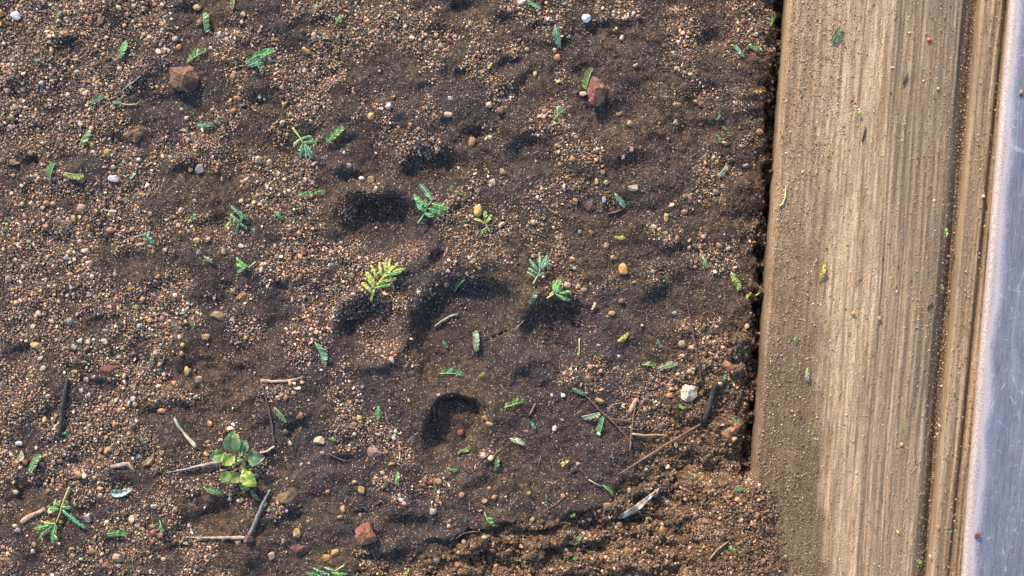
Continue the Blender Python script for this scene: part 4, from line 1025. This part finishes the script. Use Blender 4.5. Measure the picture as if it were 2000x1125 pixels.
frond('tangled dark green frond cluster with one paler arm, left of centre', zc([(160,332),(240,350),(262,300)], *K6),
      zp([(322,285,138,138,60,'t'),(235,340,140,238,64,'g'),(236,352,212,488,56,'d'),(252,350,332,432,46,'d'),(268,342,272,232,48,'d'),(125,335,66,402,52,'l')], *K6), 'd', (0.26,0.34,0.12), 1.4, 5)
frond('three-fingered green sprig on a thin curved stalk, left of centre', zc([(442,822),(400,855),(352,890)], *K6),
      zp([(350,885,208,768,52,'l'),(342,886,205,842,52,'l'),(322,900,218,952,50,'g')], *K6), 'l', (0.45,0.48,0.25), 1.2, 5)
K7 = (590, 1060, 16.67)
frond('bundled green frond cut off by the bottom edge', zc([(1395,700),(1250,780),(1100,865),(980,930)], *K7),
      zp([(980,890,1525,965,130,'l'),(1085,850,760,735,110,'p'),(800,900,395,742,105,'g'),(570,970,180,905,170,'d'),(760,1050,540,975,100,'g'),(900,920,960,1150,100,'g'),(820,960,700,1180,110,'d'),(860,930,620,900,70,'p')], *K7), 'g', (0.38,0.42,0.14), 1.6, 6, raise_=4)
K8 = (0, 0, 1)
frond('double green sprig of one long and one short arm near the top left', [(481,124),(487,122)],
      [(485,124,538,98,20,'g'),(488,128,516,114,14,'d'),(490,131,514,127,13,'t'),(492,118,534,101,10,'l')], 'g', (0.3,0.36,0.14), 1.3, 6)
frond('small green leaf pair with a thin straight stalk, left, mid height', [(265,463),(277,460),(288,456)], [(287,456,303,475,13,'t'),(289,456,284,462,7,'g')], 'g', (0.40,0.42,0.24), 1.1, 4)
frond('curled yellow-green twiglet on the left edge of the wide plank', [(1530,404),(1534,385),(1536,362)], [(1533,388,1522,402,8,'y'),(1535,372,1530,358,7,'y')], 'y', (0.48,0.50,0.18), 1.3, 4, raise_=0) if False else None
sprig = [(1522,403),(1529,398),(1534,384),(1535,362)]
co, F = tube([(x, y, ZA + 3.5) for x, y in sprig], [1.6, 1.8, 1.6, 1.0], 6)
o = mesh_np('leaf_stalk', toW(co, True), F, M_stem, cols=np.array((0.46, 0.52, 0.2)), loc=Wtop(1530, 390, ZA)); tag(o, 'thin curved yellow-green stalk on the left edge of the wide plank', 'leaf stalk')

# ------------------------------------------------------------------ seedling
def broad_leaf(base, tip, width, z0, z1, col, edge, parent, seed, origin, arch=6):
    r_ = random.Random(seed); bx, by = base; tx, ty = tip
    L = math.hypot(tx - bx, ty - by); ax, ay = (tx - bx) / L, (ty - by) / L; nx, ny = -ay, ax
    nl, nw = 20, 9; co = []; cl = []
    for i in range(nl + 1):
        t = i / nl; wd = width / 2 * (math.sin(math.pi * t ** 0.80) ** 0.85) * (1 - 0.22 * t) + 0.15
        for j in range(nw):
            s = (j / (nw - 1)) * 2 - 1
            wob = 1 + 0.05 * math.sin(9 * t + seed + s * 2) + 0.07 * abs(s) ** 4 * math.sin(34 * t + seed)
            x = bx + ax * L * t + nx * wd * s * wob; y = by + ay * L * t + ny * wd * s * wob
            z = z0 + (z1 - z0) * t + arch * math.sin(math.pi * t) + abs(s) * wd * 0.32 + 0.9 * math.sin(11 * t + 2 * s + seed)
            co.append((x, y, z))
            f = min(1, max(0, abs(s) - 0.55) * 2.2); f = max(f, 1 - min(1, abs(s) * 7) if 0.05 < t < 0.8 else 0)
            c_ = np.array(col) * (1 - f) + np.array(edge) * f
            bl = float(sstep(0.20, 0.34, fbm(x, y, 7, seed % 7, 3)))
            c_ = c_ * (1 - 0.75 * bl) + np.array((0.27, 0.17, 0.10)) * 0.75 * bl
            cl.append(c_ * (0.95 + 0.7 * float(vn(x * 1.0, y * 1.0, 4, seed % 7))))
    F = grid_faces(nl + 1, nw)[:, ::-1].copy()
    return mesh_np('leaf', toW(co), F, M_leaf, cols=np.clip(np.array(cl), 0.01, 1), loc=origin, parent=parent)
K9 = (380, 820, 7.03)
cu, cv = zc([(680, 530)], *K9)[0]
h0 = float(hz(cu, cv))
seed_root = empty('seedling', W(cu, cv, h0))
tag(seed_root, 'leafy green seedling with broad oval leaves and a few yellow ones', 'plant')
SO = W(cu, cv, h0 + 4)
G1, G2, G3 = (0.13, 0.25, 0.075), (0.08, 0.19, 0.085), (0.27, 0.38, 0.06)
E1 = (0.30, 0.42, 0.16)
LV = [((570,415),(592,108),225,12,22,G1,E1,(640,510)),((690,430),(752,232),150,12,18,G2,E1,(690,510)),((755,490),(1008,492),205,10,12,G2,(0.17,0.30,0.14),(700,520)),
      ((452,440),(250,500),165,12,10,(0.13,0.30,0.08),(0.36,0.50,0.14),(640,520)),((600,455),(437,588),150,18,20,G3,(0.42,0.56,0.10),(650,520)),
      ((690,690),(893,888),190,10,12,G3,(0.42,0.55,0.08),(690,560)),((665,725),(515,828),140,8,8,(0.22,0.33,0.05),(0.34,0.40,0.1),(680,560)),
      ((525,700),(385,835),130,6,6,(0.15,0.32,0.07),(0.3,0.42,0.1),(660,640)),((550,525),(572,612),70,6,6,G2,G1,(600,530)),((712,545),(708,645),52,12,10,(0.2,0.32,0.14),E1,(700,520)),
      ((735,600),(835,665),90,5,4,(0.035,0.11,0.05),(0.06,0.15,0.06),(700,540)),((700,545),(645,478),66,20,22,(0.30,0.47,0.12),(0.4,0.52,0.2),(690,530)),((655,440),(725,425),58,16,18,(0.14,0.32,0.16),E1,(670,500)),
      ((640,880),(760,935),60,3,3,G1,E1,(690,640)),((690,650),(760,700),80,10,10,(0.32,0.38,0.07),(0.4,0.45,0.12),(690,600))]
for i, (b, t, w, z0, z1, c1, c2, at_) in enumerate(LV):
    b2, t2, a2 = zc([b, t, at_], *K9)
    broad_leaf(b2, t2, w * 1.15 / 7.03, h0 + z0 + 5, h0 + z1 + 5, c1, c2, seed_root, i, SO, arch=w / 7.03 * 0.16)
    pc, pf = tube([(a2[0], a2[1], h0 + 5), ((a2[0] + b2[0]) / 2, (a2[1] + b2[1]) / 2, h0 + 7 + z0 * 0.5), (b2[0], b2[1], h0 + z0 + 5)], [1.5, 1.3, 1.0], 6)
    mesh_np('leaf_stalk', toW(pc), pf, M_stem, cols=np.array((0.26, 0.17, 0.09)), loc=SO, parent=seed_root)
mc_, mf_ = tube([(x, y, h0 + z) for (x, y), z in zip(zc([(560,500),(640,530),(700,520),(690,600),(660,680),(640,720)], *K9), (4, 7, 9, 7, 5, 3))], [2.0, 3.4, 4.2, 4.0, 3.8, 2.6], 8)
mesh_np('stem', toW(mc_), mf_, M_stem, cols=np.array((0.24, 0.125, 0.075)), loc=SO, parent=seed_root)

# ------------------------------------------------------------------ twigs and sticks
def twig(label, pts, rads, col, name='twig', cat='twig', flat=1.0, lift=1.0, kink=0.5, sides=8, parent=None, zo=0.0, hw=False, col2=None):
    P = []; R = []
    for i in range(len(pts) - 1):
        L = math.hypot(pts[i + 1][0] - pts[i][0], pts[i + 1][1] - pts[i][1]); m = max(2, int(L / 7))
        for k in range(m):
            t = k / m; P.append((pts[i][0] * (1 - t) + pts[i + 1][0] * t, pts[i][1] * (1 - t) + pts[i + 1][1] * t)); R.append(rads[i] * (1 - t) + rads[i + 1] * t)
    P.append(pts[-1]); R.append(rads[-1])
    m = len(P)
    zz = np.array([float(hb(*p)) for p in P])
    # a stiff stick rests on the high spots: blend the ground line with the straight chord above it
    ch = np.linspace(zz[0], zz[-1], m); up = max(0, (zz - ch).max())
    z = 0.45 * zz + 0.55 * (ch + up * 0.8) + np.array(R) * 0.6 * flat + lift + zo
    path = [(p[0] + kink * rnd.uniform(-1, 1), p[1] + kink * rnd.uniform(-1, 1), z[i]) for i, p in enumerate(P)]
    R = [r * rnd.uniform(0.88, 1.12) for r in R]
    co, F = tube(path, R, sides, flat)
    u0, v0 = pts[0]
    loc = W(u0, v0, float(hz(u0, v0)))
    cl = np.tile(np.array(col), (len(co), 1)) * (1 + 0.25 * rng.normal(size=(len(co), 1)))
    if col2 is not None:
        tt = np.repeat(np.linspace(0, 1, m), sides)[:, None]; cl = cl * (1 - tt) + np.array(col2) * tt
    o = mesh_np(name, toW(co), F, M_bark, cols=np.clip(cl, 0.01, 0.9), loc=loc, parent=parent)
    if parent is None: tag(o, label, cat)
    return o
twig('dark charred twig lying upright near the left edge', [(134,738),(131,765),(127,790),(122,822),(118,851)], [2.5,4.5,5,4.5,4], (0.035,0.032,0.035))
twig('single grey thorn pointing left out of the seedling', [(441,899),(400,907),(360,916),(326,922)], [3.6,3.0,2.0,0.4], (0.22,0.20,0.20), 'thorn', 'thorn', lift=3)
fk = empty('thorn_twig', W(488, 1047, float(hz(488, 1047)))); tag(fk, 'forked thorn twig of two long spines joined at a knob, lower left', 'thorn')
twig(None, [(486,1047),(450,1048),(410,1049),(366,1049)], [3.6,3.0,2.2,0.4], (0.36,0.28,0.21), 'spine', parent=fk, lift=3)
twig(None, [(489,1046),(500,1020),(512,990),(530,954)], [4.0,4.0,3.6,1.6], (0.12,0.115,0.12), 'spine', parent=fk, lift=3, col2=(0.2,0.21,0.22))
kb = stone('knob', 489, 1050, 20, 17, (0.26,0.18,0.12), 'rock', 0, 0.1, 0.8, None, None, None, M_rock, (0.16,0.10,0.07), 3, lift=4)
kb.location = Vector(kb.location) - fk.location; kb.parent = fk
twig('thin dark twig running down to the seedling', [(511,746),(519,775),(527,803),(533,835),(537,868)], [1.3,1.6,1.9,1.9,1.9], (0.085,0.065,0.055), lift=1.5)
twig('short pale rootlet at the right of the seedling', [(538,870),(524,880),(506,885)], [2.2,2,1.6], (0.45,0.36,0.25), lift=3)
twig('short curved brown twig on silt right of the seedling', [(641,884),(652,892),(664,897),(679,901)], [1.2,1.3,1.3,0.7], (0.14,0.085,0.055))
twig('long reddish tapering stick at lower right, near the plank', [(1368,828),(1345,841),(1310,862),(1270,886),(1235,908),(1204,927)], [2.0,2.6,2.6,2.1,1.5,0.6], (0.13,0.065,0.05), 'stick', 'stick', lift=5, kink=0.4, col2=(0.22,0.12,0.085))
twig('thin pale stick lying level above the long reddish stick', [(1233,846),(1255,849),(1280,849),(1304,850)], [2.2,1.9,1.9,1.4], (0.36,0.25,0.14), 'stick', 'stick', lift=4)
twig('thin upright dry stem crossing the twigs left of the reddish stick', [(1229,881),(1231,850),(1236,810),(1246,762)], [1.6,1.5,1.4,1.0], (0.17,0.11,0.07), 'dry_stem', 'dry stem', lift=5)
twig('thin slanting brown twig from the smooth soil toward the twig tangle', [(1136,764),(1165,795),(1195,822),(1218,846),(1234,868)], [1.0,1.2,1.3,1.3,0.9], (0.15,0.085,0.06), lift=4)
twig('short thick tan wood stub in the twig tangle', [(1228,806),(1235,793),(1241,778)], [4.0,4.6,3.2], (0.42,0.24,0.12), 'wood_stub', 'wood stub', flat=0.6, lift=3)
twig('fine arching rootlet in the twig tangle', [(1187,802),(1194,790),(1212,786),(1232,789)], [0.9]*4, (0.28,0.17,0.10), 'rootlet', 'rootlet', lift=4)
twig('fine wavy rootlet running right below the wood stub', [(1190,816),(1210,820),(1228,820),(1236,806),(1262,772),(1270,768)], [0.8]*6, (0.20,0.12,0.08), 'rootlet', 'rootlet', lift=4)
twig('fine dark stem leaning right over the twig tangle', [(1240,812),(1252,790),(1262,770),(1275,764)], [0.9]*4, (0.16,0.10,0.06), 'rootlet', 'rootlet', lift=5)
twig('long thin purplish twig right of the ochre triangular pebble', [(1341,592),(1347,620),(1354,655),(1360,690),(1367,728),(1372,752)], [1.2,1.9,2.1,2.2,2.2,1.6], (0.10,0.05,0.045), lift=3)
twig('thick black rotten stick right of the white angular stone', [(1398,746),(1390,775),(1382,800),(1374,826)], [4.0,5.5,6.5,5.0], (0.028,0.022,0.02), 'rotten_stick', 'stick', lift=1)
twig('flat beige root piece left of the print, above center bottom', [(509,743),(530,745),(555,744),(578,741),(592,735)], [4.0,3.0,2.6,2.2,1.0], (0.36,0.25,0.17), 'root_piece', 'root', flat=0.45, lift=1.5)
twig('thin dark twig near the top left of center', [(571,37),(584,31),(599,24)], [0.9,1.3,1.0], (0.07,0.05,0.045))
twig('short reddish twig below the small curved leaf at mid right', [(1187,418),(1202,414),(1218,408)], [1.8,2.0,1.4], (0.17,0.085,0.06))
twig('thin reddish brown twig at left among gravel', [(128,456),(134,441),(144,428)], [1.4,1.6,1.0], (0.16,0.085,0.06))
twig('pale straw standing out left of the lowest print hollow', [(781,902),(781,885),(780,868)], [1.8,1.6,0.8], (0.45,0.32,0.19), 'straw', 'straw')
twig('thin dark straw across the middle of the print', [(983,649),(1000,665),(1018,686)], [0.8,0.9,0.7], (0.09,0.055,0.045), 'straw', 'straw')
twig('short pale straw on the print tongue', [(1005,646),(1014,636),(1024,625)], [0.9]*3, (0.32,0.22,0.14), 'straw', 'straw')
twig('grey-green leaf stalk lying in the main pad hollow', [(848,638),(862,628),(878,618),(894,613)], [1.6,1.9,2.0,1.4], (0.30,0.34,0.20), 'leaf_stalk', 'leaf stalk', lift=3)
twig('thin yellow stalk standing below the right print hollow', [(1131,697),(1132,680),(1132,661)], [1.2]*3, (0.42,0.40,0.15), 'leaf_stalk', 'leaf stalk', lift=3)
twig('yellow-green stalk at the plank edge, mid height', [(1478,577),(1488,572),(1500,567)], [1.6,1.5,1.2], (0.42,0.46,0.13), 'leaf_stalk', 'leaf stalk', lift=3)
twig('faded grey straw up right of the dull brown clod', [(240,177),(256,166),(276,151)], [1.1,1.3,1.0], (0.30,0.32,0.30), 'straw', 'straw')
twig('thin grey straw in gravel below the blue-grey leaf scrap at left', [(312,729),(318,712),(324,695)], [1.1]*3, (0.15,0.13,0.12), 'straw', 'straw')
twig('two-tone pale stalk, greenish above and cream below, left of the seedling', [(342,816),(350,830),(359,843),(364,850),(374,861),(384,873)], [2.2,3.2,2.0,3.2,4.0,3.2], (0.20,0.26,0.19), 'pale_stalk', 'stalk', flat=0.6, lift=2, col2=(0.66,0.62,0.38))
twig('brown root tip in crumbly soil at the lower right corner', [(1380,1088),(1392,1072),(1405,1060),(1418,1050)], [2.4,2.0,1.8,1.0], (0.26,0.16,0.09), 'root_piece', 'root', lift=3)
twig('fine root at the bottom edge right of center', [(1357,1110),(1362,1120),(1372,1132)], [1.2]*3, (0.34,0.22,0.13), 'rootlet', 'rootlet', lift=3)
twig('brown slanting twig among crumbs below the smooth plate of soil', [(1070,993),(1085,984),(1100,972)], [1.1,1.3,0.9], (0.18,0.11,0.07))
twig('dark thin straw on the lower right smooth soil', [(1052,912),(1054,900),(1057,890)], [0.8]*3, (0.22,0.14,0.10), 'straw', 'straw')
twig('pinkish strip of bark near the bottom left corner', [(42,1020),(56,1010),(70,1003),(86,995)], [4.5,5.0,3.6,3.0], (0.40,0.24,0.16), 'bark_strip', 'bark', flat=0.4, lift=1.5)
twig('pale pinkish bark scrap above the broken branching frond', [(218,911),(235,908),(250,906),(262,922)], [3.0,4.0,4.0,2.5], (0.36,0.24,0.19), 'bark_strip', 'bark', flat=0.4, lift=1.5)
twig('slender brown straw leaning beside the dark green scrap, lower middle', [(960,897),(968,886),(978,877)], [0.8]*3, (0.30,0.20,0.13), 'straw', 'straw')
twig('thin straw in the lowest print hollow', [(843,783),(847,800),(848,826)], [0.7,0.9,0.7], (0.16,0.12,0.10), 'straw', 'straw')
twig('dark thin twig crossing by the small curved crust edge at the bottom', [(890,1052),(905,1040),(925,1036),(940,1036)], [1.2,1.4,1.2,0.8], (0.13,0.075,0.05), lift=4)
twig('small tan wood splinter above the white cluster of crumbs', [(1033,812),(1040,800),(1046,787)], [1.8,2.4,1.2], (0.20,0.13,0.08), 'splinter', 'splinter', flat=0.6)
twig('cream grass stub under the upright leaf, left of the reddish stick', [(1167,845),(1172,849)], [3.0,2.6], (0.72,0.70,0.55), 'grass_stub', 'stalk', lift=3)

# pale bark flake: lens-shaped sheet with real thickness
def flake(label, a, b, width, thick, col, name='bark_flake', cat='bark', col2=None, curl=0.25):
    L = math.hypot(b[0] - a[0], b[1] - a[1]); ax, ay = (b[0] - a[0]) / L, (b[1] - a[1]) / L; nx, ny = -ay, ax
    nl, nw = 18, 6; top = []; bot = []; cl = []
    zb = max(float(hb(a[0] + ax * L * t, a[1] + ay * L * t)) for t in np.linspace(0, 1, 6))
    for i in range(nl + 1):
        t = i / nl; wd = width / 2 * (min(1, t * 5) ** 0.6) * (1 - t ** 2.2) ** 0.8 + 0.4
        for j in range(nw):
            s = j / (nw - 1) * 2 - 1
            x = a[0] + ax * L * t + nx * (wd * s + 5 * math.sin(math.pi * t)); y = a[1] + ay * L * t + ny * (wd * s + 5 * math.sin(math.pi * t))
            z = 0.5 * zb + 0.5 * float(hb(x, y)) + 2 + thick + curl * abs(s) * wd + 0.8 * math.sin(i * 1.7 + j)
            top.append((x, y, z)); bot.append((x, y, z - thick))
            m = float(np.clip(0.5 + 2.2 * fbm(x, y * 1.0, 14, 4, 3), 0, 1))
            cl.append(np.array(col) * (1 - m) + np.array(col2 if col2 is not None else col) * m)
    n = len(top); F = grid_faces(nl + 1, nw)[:, ::-1].tolist(); F += (grid_faces(nl + 1, nw) + n).tolist()
    for i in range(nl):
        p = i * nw; F.append([p, p + nw, p + nw + n, p + n]); p = i * nw + nw - 1; F.append([p + nw, p, p + n, p + nw + n])
    for j in range(nw - 1):
        F.append([j + 1, j, j + n, j + 1 + n]); p = nl * nw + j; F.append([p, p + 1, p + 1 + n, p + n])
    o = mesh_np(name, toW(top + bot), F, M_bark, cols=np.array(cl + cl), loc=W((a[0] + b[0]) / 2, (a[1] + b[1]) / 2, zb)); tag(o, label, cat); return o
flake('pale grey sliver of bark with dark streaks, lower right', (1208, 1014), (1288, 952), 13, 1.6, (0.72,0.60,0.46), col2=(0.14,0.11,0.09))
flake('crumpled whitish green petal-like scrap, lower left', (216, 962), (258, 954), 15, 1.2, (0.55,0.58,0.48), 'leaf_scrap', 'leaf', (0.22,0.34,0.30), 0.7)
flake('pinkish green seed husk at the far left, lower half', (37, 900), (43, 880), 12, 2.0, (0.46,0.30,0.24), 'seed_husk', 'seed', (0.26,0.30,0.16), 0.3)
flake('small brown dead leaf flake at bottom left among gravel', (215, 990), (240, 1012), 9, 1.0, (0.20,0.12,0.08), 'leaf_scrap', 'leaf', (0.3,0.2,0.12)) if False else None
flake('brown bark chip left of the single grey thorn', (276, 908), (302, 882), 10, 1.4, (0.30,0.24,0.12), 'bark_flake', 'bark', (0.16,0.10,0.06))

# dark splinters and bits standing on the wide plank
def onboard(label, pts, rads, col, name='splinter', cat='splinter', z=2.0):
    co, F = tube([(x, y, ZA + z) for x, y in pts], rads, 6, 0.8)
    o = mesh_np(name, toW(co, True), F, M_bark, cols=np.array(col), loc=Wtop(pts[0][0], pts[0][1], ZA)); tag(o, label, cat)
onboard('dark slanting splinter on the wide plank, upper third', [(1684,278),(1688,262),(1691,248)], [1.2,2.0,0.8], (0.03,0.025,0.02))
onboard('short dark splinter right of center on the wide plank, near the top', [(1764,165),(1769,153),(1773,143)], [1.6,2.2,0.9], (0.05,0.035,0.03))
onboard('dark chip on the right part of the wide plank below mid height', [(1812,602),(1818,593),(1822,590)], [1.8,2.0,1.0], (0.06,0.045,0.03))
onboard('thin brown straw slanting on the middle of the wide plank', [(1670,556),(1678,545),(1685,537)], [0.7,0.8,0.6], (0.16,0.09,0.05), 'straw', 'straw')
def woodstone(u, v, w, h, col, label, z=ZA, on='B'):
    P, F = get_shape('ang', int(u) % 9)
    P = P / (P.max(0) - P.min(0)) * np.array([w, h, min(w, h) * 0.8])
    o = mesh_np('pebble', P * S + Wtop(u, v, z + min(w, h) * 0.3), F, M_pebble, cols=np.array(col), smooth=False, loc=Wtop(u, v, z)); tag(o, label, 'pebble')
woodstone(1815, 78, 8, 9, COL['red'], 'tiny red pebble near the top of the wide plank')
woodstone(1667, 612, 8, 8, COL['ochre'], 'small brown pebble on the middle of the wide plank below mid height')
woodstone(1718, 622, 7, 9, COL['orange'], 'small orange pebble on the wide plank, right of a brown one')
woodstone(1761, 869, 6, 8, COL['orange'], 'tiny orange pebble in a dark grain line, lower wide plank')
woodstone(1754, 1040, 6, 8, COL['yellow'], 'tiny yellowish pebble in a dark grain line near the plank bottom')
woodstone(1832, 173, 6, 6, COL['yellow'], 'tiny yellow pebble at the upper right of the wide plank')
woodstone(1817, 1087, 6, 8, COL['cream'], 'cream pebble perched on the narrow board edge near the bottom', ZA + 3)
woodstone(1832, 1030, 6, 10, COL['orange'], 'tiny orange pebble on the narrow board, lower part', ZA + 3)
woodstone(1835, 832, 6, 7, COL['cream'], 'pale pebble in the dirt groove between the two boards', ZA - 8)
woodstone(1921, 384, 7, 7, COL['cream'], 'tiny cream pebble on the narrow board, upper part', ZA + 3)
woodstone(1908, 1046, 11, 13, (0.16,0.07,0.05), 'dark brown crumb stuck on the metal strip near the bottom', ZA + 34)
woodstone(1995, 182, 9, 13, (0.12,0.10,0.11), 'dark speck of dirt on the metal strip near the top', ZA + 34)
